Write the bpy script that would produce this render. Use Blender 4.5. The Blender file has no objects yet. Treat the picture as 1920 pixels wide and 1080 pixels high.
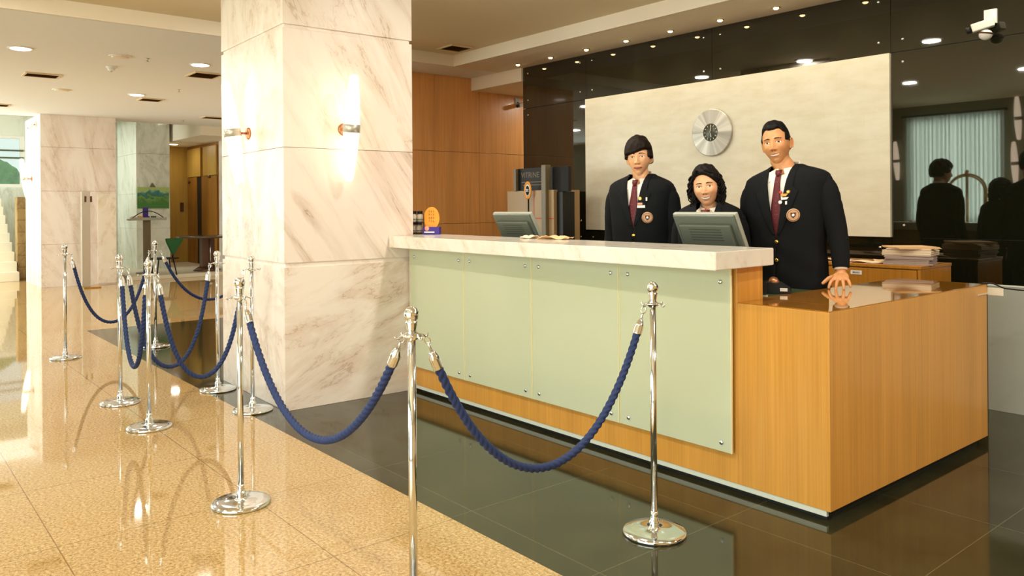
import bpy, bmesh, math, random
from mathutils import Vector, Matrix, noise
PI = math.pi
random.seed(7)
scene = bpy.context.scene
COL = scene.collection

# ------------------------------------------------------------------ camera, world, exposure, daylight and added fill
cam_d = bpy.data.cameras.new('camera'); cam = bpy.data.objects.new('camera', cam_d); COL.objects.link(cam)
cam_d.sensor_width = 36.0; cam_d.lens = 1489.8 / 1920 * 36.0
cam_d.shift_y = (386.6 - 540) / 1920.0
cam_d.clip_start = 0.05; cam_d.clip_end = 200
cam.matrix_world = (Matrix.Translation((0, 0, 1.31)) @ Matrix.Rotation(0.8792, 4, 'Z')
                    @ Matrix.Rotation(PI / 2, 4, 'X') @ Matrix.Rotation(-0.00744, 4, 'Z'))
scene.camera = cam
scene.view_settings.view_transform = 'Standard'
scene.view_settings.look = 'None'
scene.view_settings.gamma = 1.0
scene.view_settings.use_curve_mapping = False
scene.view_settings.exposure = -0.5
try:
    scene.cycles.use_denoising = True
    scene.cycles.max_bounces = 8
    scene.cycles.diffuse_bounces = 5
    scene.cycles.glossy_bounces = 5
    scene.cycles.sample_clamp_indirect = 6.0
    scene.cycles.caustics_reflective = False
    scene.cycles.caustics_refractive = False
except Exception:
    pass
w = bpy.data.worlds.new('daylight'); scene.world = w; w.use_nodes = True
bg = w.node_tree.nodes['Background']
bg.inputs[0].default_value = (0.80, 0.95, 0.90, 1); bg.inputs[1].default_value = 1.5


def area(name, loc, rot, sx, sy, power, color, spread=PI):
    l = bpy.data.lights.new(name, 'AREA'); l.shape = 'RECTANGLE'; l.size = sx; l.size_y = sy
    l.energy = power; l.color = color; l.spread = spread
    o = bpy.data.objects.new(name, l); COL.objects.link(o); o.location = loc; o.rotation_euler = rot
    return o


DAY = (0.90, 1.0, 0.93)
# daylight of the curtained window and skylight; entrance and lobby lamps are added fill (all of them face into the room)
area('entrance_fill', (-1.1, -2.42, 1.35), (-PI / 2, 0, PI), 5.2, 2.4, 260, DAY)
area('daylight_curtained_window', (-5.71, -2.69, 1.88), (-PI / 2, 0, PI), 1.44, 1.76, 150, DAY)
area('lobby_fill', (-9.2, -2.42, 1.5), (-PI / 2, 0, PI), 2.8, 2.3, 12, DAY)
area('lobby_fill', (-12.9, -2.42, 1.5), (-PI / 2, 0, PI), 2.8, 2.3, 120, DAY)
area('lobby_fill', (-16.6, -2.42, 1.5), (-PI / 2, 0, PI), 2.8, 2.3, 360, DAY)
area('daylight_skylight', (-17.6, 1.6, 3.32), (0, 0, 0), 2.2, 3.6, 45, DAY)


# ------------------------------------------------------------------ materials
def lin(h):
    c = [int(h[i:i + 2], 16) / 255 for i in (0, 2, 4)]
    return tuple(x / 12.92 if x <= .04045 else ((x + .055) / 1.055) ** 2.4 for x in c) + (1,)


class NT:
    def __init__(s, name):
        s.m = bpy.data.materials.new(name); s.m.use_nodes = True
        s.t = s.m.node_tree; s.b = s.t.nodes['Principled BSDF']; s.out = s.t.nodes['Material Output']

    def n(s, typ, **kw):
        n = s.t.nodes.new(typ)
        for k, v in kw.items():
            if k in n.inputs: n.inputs[k].default_value = v
            else: setattr(n, k, v)
        return n

    def l(s, a, b): s.t.links.new(a, b)

    def coords(s, scale=(1, 1, 1), rot=(0, 0, 0), kind='Object', loc=(0, 0, 0)):
        tc = s.n('ShaderNodeTexCoord'); mp = s.n('ShaderNodeMapping')
        mp.inputs['Scale'].default_value = scale; mp.inputs['Rotation'].default_value = rot
        mp.inputs['Location'].default_value = loc
        s.l(tc.outputs[kind], mp.inputs['Vector']); return mp.outputs['Vector']

    def coords2(s, scale, rot, loc=(0, 0, 0)):
        v = s.coords((1, 1, 1), rot, loc=loc); mp = s.n('ShaderNodeMapping'); mp.inputs['Scale'].default_value = scale
        s.l(v, mp.inputs['Vector']); return mp.outputs['Vector']

    def ramp(s, fac, stops):
        r = s.n('ShaderNodeValToRGB'); e = r.color_ramp.elements
        while len(e) < len(stops): e.new(0.5)
        for k, (p, c) in enumerate(stops): e[k].position = p; e[k].color = c
        s.l(fac, r.inputs['Fac']); return r.outputs['Color']

    def mix(s, fac, a, b, typ='MIX'):
        m = s.n('ShaderNodeMix', data_type='RGBA', blend_type=typ)
        for sock, v in ((m.inputs[0], fac), (m.inputs[6], a), (m.inputs[7], b)):
            if hasattr(v, 'is_linked'): s.l(v, sock)
            else: sock.default_value = v
        return m.outputs[2]

    def bump(s, h, strength=.2, dist=.01):
        b = s.n('ShaderNodeBump', Strength=strength, Distance=dist)
        s.l(h, b.inputs['Height']); s.l(b.outputs['Normal'], s.b.inputs['Normal'])

    def set(s, **kw):
        for k, v in kw.items(): s.b.inputs[k.replace('_', ' ')].default_value = v
        return s


def plain(name, col, rough=.5, metal=0.0, ior=1.5, **kw):
    t = NT(name); t.b.inputs['Base Color'].default_value = lin(col) if isinstance(col, str) else col
    t.set(Roughness=rough, Metallic=metal, IOR=ior, **kw); return t.m


def emit(name, col, strength):
    t = NT(name); t.b.inputs['Base Color'].default_value = lin(col)
    t.b.inputs['Emission Color'].default_value = lin(col); t.b.inputs['Emission Strength'].default_value = strength
    return t.m


def wood(name, c1, c2, c3, rough=.28, sx=60, coat=.3, along='z'):
    t = NT(name)
    sc = {'z': (sx, sx, 1.2), 'x': (1.2, sx, sx), 'y': (sx, 1.2, sx)}[along]
    v = t.coords(sc)
    n1 = t.n('ShaderNodeTexNoise', Scale=1.0, Detail=6.0, Roughness=.6, Distortion=.25); t.l(v, n1.inputs['Vector'])
    v2 = t.coords(tuple(k * .12 if k > 2 else k * .5 for k in sc))
    n2 = t.n('ShaderNodeTexNoise', Scale=1.0, Detail=3.0); t.l(v2, n2.inputs['Vector'])
    c = t.ramp(n1.outputs['Fac'], [(.30, lin(c1)), (.5, lin(c2)), (.72, lin(c3))])
    c2_ = t.ramp(n2.outputs['Fac'], [(.35, (.84, .84, .84, 1)), (.65, (1, 1, 1, 1))])
    t.l(t.mix(.8, c, c2_, 'MULTIPLY'), t.b.inputs['Base Color'])
    t.set(Roughness=rough, Coat_Weight=coat, Coat_Roughness=.08)
    return t.m


def marble(name, base, vein, dark, seed=0.0, rot=0.6, scale=1.0, stretch=3.0, rough=.36, axis='y'):
    t = NT(name)
    r = (rot, rot * .6, rot * .3) if axis == 'all' else ((rot, 0, 0) if axis == 'x' else (0, rot, 0))
    v = t.coords2((scale * stretch, scale * stretch, scale * .55), r, loc=(seed, seed * 1.7, seed * .6))
    a = t.n('ShaderNodeTexNoise', Scale=1.1, Detail=7.0, Roughness=.62, Distortion=.55); t.l(v, a.inputs['Vector'])
    veins = t.ramp(a.outputs['Fac'], [(.40, (0, 0, 0, 1)), (.47, (1, 1, 1, 1)), (.51, (1, 1, 1, 1)), (.60, (0, 0, 0, 1))])
    vb = t.coords2((scale * 1.3, scale * 1.3, scale * .6), r, loc=(seed + 3, seed, 1))
    b = t.n('ShaderNodeTexNoise', Scale=1.4, Detail=5.0, Roughness=.6, Distortion=1.2); t.l(vb, b.inputs['Vector'])
    cloud = t.ramp(b.outputs['Fac'], [(.38, (0, 0, 0, 1)), (.60, (1, 1, 1, 1))])
    thin = t.ramp(a.outputs['Fac'], [(.492, (0, 0, 0, 1)), (.5, (1, 1, 1, 1)), (.508, (0, 0, 0, 1))])
    m1 = t.n('ShaderNodeMath', operation='MULTIPLY'); t.l(veins, m1.inputs[0]); t.l(cloud, m1.inputs[1])
    m2 = t.n('ShaderNodeMath', operation='MULTIPLY'); t.l(thin, m2.inputs[0]); t.l(cloud, m2.inputs[1])
    m1b = t.n('ShaderNodeMath', operation='MULTIPLY'); t.l(m1.outputs[0], m1b.inputs[0]); m1b.inputs[1].default_value = .7
    m2b = t.n('ShaderNodeMath', operation='MULTIPLY'); t.l(m2.outputs[0], m2b.inputs[0]); m2b.inputs[1].default_value = .6
    c = t.mix(m1b.outputs[0], lin(base), lin(vein)); c = t.mix(m2b.outputs[0], c, lin(dark))
    t.l(c, t.b.inputs['Base Color']); t.set(Roughness=rough)
    return t.m


M = {}
M['paint_low'] = plain('ceiling_paint', 'EEF0F2', .9)
M['paint_tray'] = plain('ceiling_tray_paint', 'E2D4B4', .9)
M['paint_band'] = plain('ceiling_band_paint', 'F4EAD8', .9)
M['paint_soffit'] = plain('soffit_paint', 'EADCC4', .9)
M['wall_plain'] = plain('wall_plaster', 'E0BE88', .9)
M['wall_dark'] = plain('dark_stone_wall', '8A8672', .7)
M['wood_front'] = wood('desk_wood', 'D6943A', 'DE9E46', 'E5A852', sx=85, coat=.12)
M['wood_wall'] = wood('wall_veneer', 'E49C54', 'ECA862', 'F2B472', rough=.35, sx=45, coat=.2)
M['wood_cab'] = wood('cabinet_wood', 'B07018', 'BE7E24', 'C98A30', rough=.35, sx=40)
M['wood_dark'] = wood('dark_veneer', '8E5A12', 'A06A1C', 'AE7826', rough=.4, sx=30, coat=.1)
M['wood_yellow'] = wood('yellow_panel', 'B89038', 'C49C44', 'CCA650', rough=.4, sx=20, coat=.1)
M['desk_top'] = plain('desk_top_lacquer', 'A86E1E', .06, ior=1.7, Coat_Weight=.6, Coat_Roughness=.02)
M['glass_panel'] = plain('green_back_painted_glass', 'CBD0B2', .10, ior=1.5)
M['bright_seam'] = plain('bright_seam', 'F2EABC', .3)
M['green_top'] = plain('green_glass_top', '4A5A3A', .08, ior=1.6)
M['black_glass'] = plain('black_glass', '15160C', .02, ior=1.85)
M['black'] = plain('black_plastic', '0C0B09', .6)
M['dark_frame'] = plain('dark_metal', '1E1C18', .45, .4)
M['chrome'] = plain('polished_steel', 'E6EAEE', .10, 1.0)
M['steel'] = plain('brushed_steel', 'C8C4B8', .35, .6)
M['alu'] = plain('aluminium_skirting', 'E4E8DA', .4, .15)
M['brass'] = plain('brass', 'D8B45A', .18, 1.0)
M['gold'] = plain('gold_button', 'E8C060', .2, 1.0)
M['dial'] = plain('clock_dial', '4A4A3C', .3)
M['copper'] = plain('copper', 'B8805A', .4, .8)
M['navy'] = plain('navy_rope', '182C5A', .7)
M['grey_plastic'] = plain('monitor_grey', '62685E', .35)
M['grey_light'] = plain('monitor_rim', 'A6A89C', .4)
M['slot_grey'] = plain('slot_grey', '474C45', .5)
M['screen'] = plain('screen', '060706', .7)
M['white'] = plain('white', 'F2EEE6', .6)
M['paper'] = plain('paper', 'F0DCC0', .8)
M['paper_grey'] = plain('paper_grey', 'B9A79E', .8)
M['folder'] = plain('manila_folder', 'EBC492', .7)
M['text_dark'] = plain('printed_text', '3A3026', .7)
M['orange'] = plain('orange_card', 'F2A02E', .5)
M['orange_text'] = plain('orange_print', 'B06A18', .6)
M['purple'] = plain('purple_card', '3D2590', .5)
M['pink'] = plain('pink_print', 'E9A08C', .6)
M['grey_panel'] = plain('grey_laminate', 'A6A89C', .5)
M['suit'] = plain('suit_cloth', '1B1F22', .85)
M['suit_lapel'] = plain('suit_lapel', '0F1113', .9)
M['suit_lapel'].node_tree.nodes['Principled BSDF'].inputs['Specular IOR Level'].default_value = .25
M['shirt'] = plain('shirt_cotton', 'F4EDE2', .8)
M['trouser'] = plain('trouser_cloth', '24262A', .85)
M['shoe'] = plain('shoe_leather', '120E0C', .3)
M['beige_metal'] = plain('beige_laminate', 'A5875C', .4)
M['taupe'] = plain('taupe_metal', '6E6248', .4)
M['letter_dim'] = plain('dim_lettering', '6A5632', .4)
M['red'] = plain('red', 'C8402A', .5)
M['green_up'] = plain('green_upholstery', '1E5A2C', .8)
M['brown_metal'] = plain('brown_metal', '5A3A26', .35, .3)
M['table_top'] = plain('dark_table_top', '5A4A3A', .15)
M['stair'] = plain('pale_stair_stone', 'E4DCC6', .5)
M['vent_dark'] = plain('vent_dark', '5A3C16', .6)
M['vent_frame'] = plain('vent_frame', 'E0C9A4', .6)
M['lamp_disc'] = emit('downlight_diffuser', 'FFF4DA', 9.0)
M['lamp_off'] = plain('downlight_off', 'F4E6D4', .5)
M['spot_lens'] = emit('spot_lens', 'FFDFA8', 22.0)
M['sconce_glass'] = emit('sconce_glass', 'FFE8CC', 4.5)
M['tape'] = plain('white_tape', 'D8CDB6', .4)
M['leaf'] = plain('foliage', '4E8A48', .8)
M['bark'] = plain('bark', '6A5038', .9)
M['ground'] = plain('outside_ground', '9AA890', .9)


def glassy(name, col, a=.2):
    t = NT(name); t.b.inputs['Base Color'].default_value = lin(col)
    t.set(Roughness=.02, Alpha=a); return t.m


M['pane'] = glassy('window_pane', 'C8E0D4', .12)
M['rack_glass'] = plain('jar_glass', 'D8D2C4', .15)


def mk_granite():
    t = NT('beige_granite_tiles')
    v = t.coords((1, 1, 1))
    n = t.n('ShaderNodeTexNoise', Scale=78.0, Detail=5.0, Roughness=.8); t.l(v, n.inputs['Vector'])
    c = t.ramp(n.outputs['Fac'], [(.36, lin('4C371C')), (.43, lin('9A7440')), (.51, lin('BE9A62')), (.63, lin('DEC696'))])
    n2 = t.n('ShaderNodeTexNoise', Scale=1.3, Detail=2.0); t.l(v, n2.inputs['Vector'])
    c = t.mix(.28, c, t.ramp(n2.outputs['Fac'], [(.3, lin('C8AC7C')), (.7, lin('B6966A'))]))
    br = t.n('ShaderNodeTexBrick', offset=0.0, squash=1.0)
    vb = t.coords((1, 1, 1), loc=(.39, .18, 0)); t.l(vb, br.inputs['Vector'])
    br.inputs['Scale'].default_value = 1.0; br.inputs['Brick Width'].default_value = .78; br.inputs['Row Height'].default_value = .78
    br.inputs['Mortar Size'].default_value = .0022; br.inputs['Mortar Smooth'].default_value = 0
    br.inputs['Color1'].default_value = (1, 1, 1, 1); br.inputs['Color2'].default_value = (.97, .965, .95, 1)
    br.inputs['Mortar'].default_value = (.48, .38, .27, 1)
    t.l(t.mix(1.0, c, br.outputs['Color'], 'MULTIPLY'), t.b.inputs['Base Color'])
    t.set(Roughness=.035, IOR=1.85); return t.m


def mk_blackfloor():
    t = NT('black_granite_tiles')
    v = t.coords((1, 1, 1))
    n = t.n('ShaderNodeTexNoise', Scale=2.2, Detail=6.0, Roughness=.65); t.l(v, n.inputs['Vector'])
    c = t.ramp(n.outputs['Fac'], [(.35, lin('2B291A')), (.65, lin('3A3824'))])
    br = t.n('ShaderNodeTexBrick', offset=0.0)
    vb = t.coords((1, 1, 1), loc=(.47, .24, 0)); t.l(vb, br.inputs['Vector'])
    br.inputs['Scale'].default_value = 1.0; br.inputs['Brick Width'].default_value = .76; br.inputs['Row Height'].default_value = .76
    br.inputs['Mortar Size'].default_value = .002; br.inputs['Mortar Smooth'].default_value = 0
    br.inputs['Color1'].default_value = (0, 0, 0, 1); br.inputs['Color2'].default_value = (0, 0, 0, 1)
    br.inputs['Mortar'].default_value = (1, 1, 1, 1)
    t.l(t.mix(br.outputs['Color'], c, lin('57523A')), t.b.inputs['Base Color'])
    t.set(Roughness=.075, IOR=1.47); return t.m


M['granite'] = mk_granite(); M['black_floor'] = mk_blackfloor()
M['marble_a'] = marble('marble_streaked', 'F2E4DA', 'C6AA98', '866650', 1.3, rot=-.60, scale=.8, stretch=5.0, axis='x')
M['marble_b'] = marble('marble_cloudy', 'F2E6DC', 'D8BEAC', 'A88A70', 4.1, rot=1.25, scale=1.5, stretch=1.7, axis='x')
M['marble_c'] = marble('marble_pale', 'F4EAE0', 'E0CEBC', 'AE9070', 7.7, rot=-.5, scale=1.3, stretch=2.2, axis='x')
M['marble_top'] = marble('counter_marble', 'F3EDE2', 'E4D8C4', 'C4B294', 2.2, rot=.7, scale=2.2, stretch=1.5, rough=.12, axis='y')
M['marble_far'] = marble('marble_far', 'F4ECE6', 'DCC8BA', 'B89C88', 9.1, rot=-.25, scale=.9, stretch=1.8, axis='x')
M['marble_brown'] = marble('brown_stone', '9C8050', '7A5E34', '5A4220', 5.0, rot=.3, scale=2.5, stretch=1.2, rough=.6, axis='all')
M['marble_green'] = marble('marble_cool', 'E6E8DC', 'C8CCBC', '9EA494', 3.0, rot=.5, scale=1.2, stretch=2.0, axis='y')


def mk_leafpanel():
    t = NT('gold_leaf_panel')
    v = t.coords((1, 1, 1), (PI / 2, 0, 0))
    br = t.n('ShaderNodeTexBrick', offset=.5); t.l(v, br.inputs['Vector'])
    br.inputs['Scale'].default_value = 1.0; br.inputs['Brick Width'].default_value = .22; br.inputs['Row Height'].default_value = .2
    br.inputs['Mortar Size'].default_value = .002; br.inputs['Mortar Smooth'].default_value = 1
    br.inputs['Color1'].default_value = lin('E6E0CC'); br.inputs['Color2'].default_value = lin('E4DDC8'); br.inputs['Mortar'].default_value = lin('E0D8C0')
    n = t.n('ShaderNodeTexNoise', Scale=4.0, Detail=5.0, Roughness=.6); t.l(t.coords((1, 1, 3)), n.inputs['Vector'])
    c = t.mix(.5, br.outputs['Color'], t.ramp(n.outputs['Fac'], [(.35, (.84, .80, .70, 1)), (.6, (1, 1, 1, 1))]), 'MULTIPLY')
    t.l(c, t.b.inputs['Base Color']); t.set(Roughness=.4, Metallic=.1); return t.m


M['leaf_panel'] = mk_leafpanel()


def mk_tie():
    t = NT('maroon_tie_cloth')
    n = t.n('ShaderNodeTexVoronoi', Scale=85.0); t.l(t.coords((1, 1, 1)), n.inputs['Vector'])
    t.l(t.ramp(n.outputs['Distance'], [(.14, lin('9A4A52')), (.24, lin('5C1018'))]), t.b.inputs['Base Color'])
    t.set(Roughness=.6); return t.m


M['tie'] = mk_tie()


def mk_curtain():
    t = NT('sheer_curtain'); nt = t.t
    tr = t.n('ShaderNodeBsdfTranslucent'); tr.inputs[0].default_value = lin('D8E0D6')
    df = t.n('ShaderNodeBsdfDiffuse'); df.inputs[0].default_value = lin('E8ECE2')
    mx = t.n('ShaderNodeMixShader'); mx.inputs[0].default_value = .3
    t.l(tr.outputs[0], mx.inputs[1]); t.l(df.outputs[0], mx.inputs[2]); t.l(mx.outputs[0], t.out.inputs['Surface'])
    return t.m


M['curtain'] = mk_curtain()


def mk_picture():
    t = NT('painted_landscape')
    n = t.n('ShaderNodeTexNoise', Scale=6.0, Detail=4.0, Distortion=1.0); v = t.coords((1, 1, 1)); t.l(v, n.inputs['Vector'])
    sp = t.n('ShaderNodeSeparateXYZ'); t.l(v, sp.inputs[0])
    m = t.n('ShaderNodeMath', operation='MULTIPLY_ADD'); t.l(sp.outputs['Z'], m.inputs[0]); m.inputs[1].default_value = 2.2; t.l(n.outputs['Fac'], m.inputs[2])
    t.l(t.ramp(m.outputs[0], [(.25, lin('3E7A30')), (.45, lin('6E9A4A')), (.55, lin('2E6A48')), (.72, lin('2A7F8C')), (.85, lin('A8C070'))]), t.b.inputs['Base Color'])
    t.set(Roughness=.4); return t.m


M['picture'] = mk_picture()


def mk_clock():
    t = NT('sheen_streaked_steel')
    tc = t.n('ShaderNodeTexCoord'); sp = t.n('ShaderNodeSeparateXYZ'); t.l(tc.outputs['Object'], sp.inputs[0])
    at = t.n('ShaderNodeMath', operation='ARCTAN2'); t.l(sp.outputs['Z'], at.inputs[0]); t.l(sp.outputs['X'], at.inputs[1])
    w_ = t.n('ShaderNodeTexNoise', noise_dimensions='1D', Scale=1.8, Detail=4.0); t.l(at.outputs[0], w_.inputs['W'])  # angular streaks put the disc's fan of reflected sheen into its colour
    t.l(t.ramp(w_.outputs['Fac'], [(.3, lin('A29E94')), (.5, lin('C4C0B6')), (.7, lin('EAE6DC'))]), t.b.inputs['Base Color'])
    t.set(Roughness=.42, Metallic=.55); return t.m


M['clock_steel'] = mk_clock()


def cloth(name, col, bumpy=.15):
    t = NT(name); t.b.inputs['Base Color'].default_value = lin(col)
    n = t.n('ShaderNodeTexNoise', Scale=9.0, Detail=3.0); t.l(t.coords((1, 1, .5)), n.inputs['Vector'])
    t.bump(n.outputs['Fac'], bumpy, .03); t.set(Roughness=.9, Specular_IOR_Level=.25); return t.m


M['suit'] = cloth('suit_cloth_weave', '0E1012', .35)


def hairm(name, col, sc):
    t = NT(name); n = t.n('ShaderNodeTexNoise', Scale=1.0, Detail=4.0); t.l(t.coords(sc), n.inputs['Vector'])
    c = lin(col); c2 = tuple(min(1, k * 1.9) for k in c[:3]) + (1,)
    t.l(t.ramp(n.outputs['Fac'], [(.35, c), (.75, c2)]), t.b.inputs['Base Color'])
    t.bump(n.outputs['Fac'], .4, .006); t.set(Roughness=.6, Specular_IOR_Level=.2); return t.m


M['hair_boy'] = hairm('dark_brown_hair', '140A04', (120, 120, 18))
M['hair_man'] = hairm('short_black_hair', '0C0806', (150, 150, 60))
M['hair_girl'] = hairm('curly_black_hair', '0E0806', (90, 90, 90))


def skin(name, col):
    t = NT(name); n = t.n('ShaderNodeTexNoise', Scale=25.0, Detail=3.0); t.l(t.coords(), n.inputs['Vector'])
    c = lin(col); c2 = (c[0] * .9, c[1] * .8, c[2] * .75, 1)
    t.l(t.ramp(n.outputs['Fac'], [(.3, c2), (.7, c)]), t.b.inputs['Base Color'])
    t.set(Roughness=.5, Subsurface_Weight=.12, Subsurface_Scale=.01); return t.m


M['skin_boy'] = skin('fair_skin', 'EDB88C'); M['skin_girl'] = skin('light_skin', 'EBB48A'); M['skin_man'] = skin('tan_skin', 'DCA06C')
M['lip'] = plain('lips', 'BE6A58', .4); M['teeth'] = plain('teeth', 'F4ECDF', .3); M['eye_white'] = plain('eye_white', 'E6DCD0', .3)
M['iris'] = plain('dark_iris', '2A1810', .2); M['brow'] = plain('eyebrow', '2C1A10', .8)


# ------------------------------------------------------------------ mesh helpers
def box(bm, x0, x1, y0, y1, z0, z1, bev=0.0, mi=0, mat=None):
    r = bmesh.ops.create_cube(bm, size=1.0)
    mt = Matrix.Translation(((x0 + x1) / 2, (y0 + y1) / 2, (z0 + z1) / 2)) @ Matrix.Diagonal((abs(x1 - x0), abs(y1 - y0), abs(z1 - z0), 1))
    if mat is not None: mt = mat @ mt
    bmesh.ops.transform(bm, matrix=mt, verts=r['verts'])
    fs = set(f for v in r['verts'] for f in v.link_faces)
    if bev > 0:
        es = list(set(e for v in r['verts'] for e in v.link_edges))
        rr = bmesh.ops.bevel(bm, geom=es, offset=bev, segments=2, profile=.6, affect='EDGES')
        fs = set(rr['faces']) | set(f for f in fs if f.is_valid)
    for f in fs:
        if f.is_valid: f.material_index = mi
    return bm


def lathe(bm, prof, segs=24, mat=None, mi=0, smooth=True):
    mat = mat or Matrix()
    rings = []
    for r, z in prof:
        if r < 1e-6: rings.append([bm.verts.new(mat @ Vector((0, 0, z)))])
        else: rings.append([bm.verts.new(mat @ Vector((r * math.cos(2 * PI * k / segs), r * math.sin(2 * PI * k / segs), z))) for k in range(segs)])
    for a, b in zip(rings, rings[1:]):
        for k in range(segs):
            k2 = (k + 1) % segs
            if len(a) == 1 and len(b) == 1: continue
            if len(a) == 1: f = bm.faces.new((a[0], b[k], b[k2]))
            elif len(b) == 1: f = bm.faces.new((a[k], b[0], a[k2]))
            else: f = bm.faces.new((a[k], b[k], b[k2], a[k2]))
            f.smooth = smooth; f.material_index = mi
    if len(rings) > 2 and len(rings[0]) > 2 and len(rings[-1]) > 2:      # an annular profile closes on itself
        a, b = rings[-1], rings[0]
        for k in range(segs):
            k2 = (k + 1) % segs; f = bm.faces.new((a[k], b[k], b[k2], a[k2])); f.smooth = smooth; f.material_index = mi
        return bm
    for ring, rev in ((rings[0], False), (rings[-1], True)):
        if len(ring) > 2:
            f = bm.faces.new(ring if not rev else ring[::-1]); f.material_index = mi
    return bm


def frames(pts):
    T = []
    for i in range(len(pts)):
        a = pts[max(i - 1, 0)]; b = pts[min(i + 1, len(pts) - 1)]
        T.append((b - a).normalized())
    up = Vector((0, 0, 1)) if abs(T[0].z) < .9 else Vector((0, 1, 0))
    n = (up - T[0] * up.dot(T[0])).normalized(); out = []
    for t in T:
        n = (n - t * n.dot(t)).normalized(); out.append((t, n, t.cross(n)))
    return out


def tube(bm, pts, rad, segs=12, mi=0, cap=True, round_ends=False, flat=1.0):
    pts = [Vector(p) for p in pts]
    rad = rad if isinstance(rad, (list, tuple)) else [rad] * len(pts)
    if round_ends:
        t0 = (pts[0] - pts[1]).normalized(); t1 = (pts[-1] - pts[-2]).normalized(); P = []; R = []
        for a in (80, 50, 25):
            P.append(pts[0] + t0 * rad[0] * math.sin(math.radians(a))); R.append(rad[0] * math.cos(math.radians(a)))
        P += pts; R += list(rad)
        for a in (25, 50, 80):
            P.append(pts[-1] + t1 * rad[-1] * math.sin(math.radians(a))); R.append(rad[-1] * math.cos(math.radians(a)))
        pts, rad = P, R
    fr = frames(pts); rings = []
    for p, r, (t, n, b) in zip(pts, rad, fr):
        rings.append([bm.verts.new(p + n * r * flat * math.cos(2 * PI * k / segs) + b * r * math.sin(2 * PI * k / segs)) for k in range(segs)])
    for a, c in zip(rings, rings[1:]):
        for k in range(segs):
            f = bm.faces.new((a[k], a[(k + 1) % segs], c[(k + 1) % segs], c[k])); f.smooth = True; f.material_index = mi
    if cap:
        for ring in (rings[0][::-1], rings[-1]):
            f = bm.faces.new(ring); f.material_index = mi
    return bm


def ball(bm, c, r, mi=0, sub=2, sc=(1, 1, 1), mat=None):
    q = bmesh.ops.create_icosphere(bm, subdivisions=sub, radius=r)
    mt = Matrix.Translation(c) @ Matrix.Diagonal((*sc, 1))
    if mat is not None: mt = mat @ mt
    bmesh.ops.transform(bm, matrix=mt, verts=q['verts'])
    for v in q['verts']:
        for f in v.link_faces: f.smooth = True; f.material_index = mi
    return bm


def prism(bm, poly, h0, h1, mi=0, axis='z', mat=None):
    def V(a, b, c):
        p = {'z': (a, b, c), 'y': (a, c, b), 'x': (c, a, b)}[axis]
        p = Vector(p); return bm.verts.new(mat @ p if mat is not None else p)
    A = [V(a, b, h0) for a, b in poly]; B = [V(a, b, h1) for a, b in poly]
    n = len(poly)
    fs = [bm.faces.new(A[::-1]), bm.faces.new(B)]
    for k in range(n): fs.append(bm.faces.new((A[k], A[(k + 1) % n], B[(k + 1) % n], B[k])))
    for f in fs: f.material_index = mi
    bmesh.ops.recalc_face_normals(bm, faces=fs)
    return bm


def NB(): return bmesh.new()


def obj(name, bm, mats, parent=None, loc=None, fix=True):
    me = bpy.data.meshes.new(name)
    if fix: bmesh.ops.recalc_face_normals(bm, faces=bm.faces[:])
    bm.to_mesh(me); bm.free()
    for m in (mats if isinstance(mats, (list, tuple)) else [mats]):
        me.materials.append(M[m] if isinstance(m, str) else m)
    o = bpy.data.objects.new(name, me); COL.objects.link(o)
    if parent: o.parent = parent
    if loc is not None: o.location = loc
    return o


def tag(o, label, cat, group=None):
    o['label'] = label; o['category'] = cat
    if group: o['group'] = group
    return o


def thing(name, label, cat, loc=(0, 0, 0), rz=0.0, group=None):
    o = bpy.data.objects.new(name, None); COL.objects.link(o); o.empty_display_size = .1
    o.location = loc; o.rotation_euler = (0, 0, rz); return tag(o, label, cat, group)


def struct(name, bm, mats, parent=None):
    o = obj(name, bm, mats, parent)
    if parent is None: o['kind'] = 'structure'
    return o


def copy_tree(o, parent=None):
    c = o.copy(); COL.objects.link(c)
    if parent: c.parent = parent; c.matrix_parent_inverse = o.matrix_parent_inverse
    for ch in o.children: copy_tree(ch, c)
    return c


def dup(root, loc, rz, label, group=None):
    r = copy_tree(root); r.location = loc; r.rotation_euler = (0, 0, rz); r['label'] = label
    if group: r['group'] = group
    return r


def text(body, size, mat, parent, loc, rot, name='lettering', ext=.001, sx=1.0):
    cu = bpy.data.curves.new(name, 'FONT'); cu.body = body; cu.size = size; cu.extrude = ext
    cu.align_x = 'CENTER'; cu.align_y = 'CENTER'
    o = bpy.data.objects.new(name, cu); COL.objects.link(o); cu.materials.append(M[mat])
    bpy.context.view_layer.update()
    me = bpy.data.meshes.new_from_object(o); bpy.data.objects.remove(o); me.name = name
    o = bpy.data.objects.new(name, me); COL.objects.link(o)
    if parent: o.parent = parent
    o.location = loc; o.rotation_euler = rot; o.scale = (sx, 1, 1); return o


# ------------------------------------------------------------------ the room
XL, XR, YF, YB = -20.2, 3.4, -2.7, 7.7
HT, HL = 3.045, 2.915
bm = NB()
box(bm, XL, XR, YF, 1.925, -.12, 0)
box(bm, XL, -9.55, 1.925, YB, -.12, 0)
struct('floor', bm, 'granite')
bm = NB(); box(bm, -9.55, XR, 1.925, YB, -.12, 0); struct('floor_dark', bm, 'black_floor')
# raised platform in the far hall
bm = NB(); box(bm, XL, -15.6, 3.9, YB, 0, .07, .006); struct('trim_1', bm, 'stair')

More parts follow.
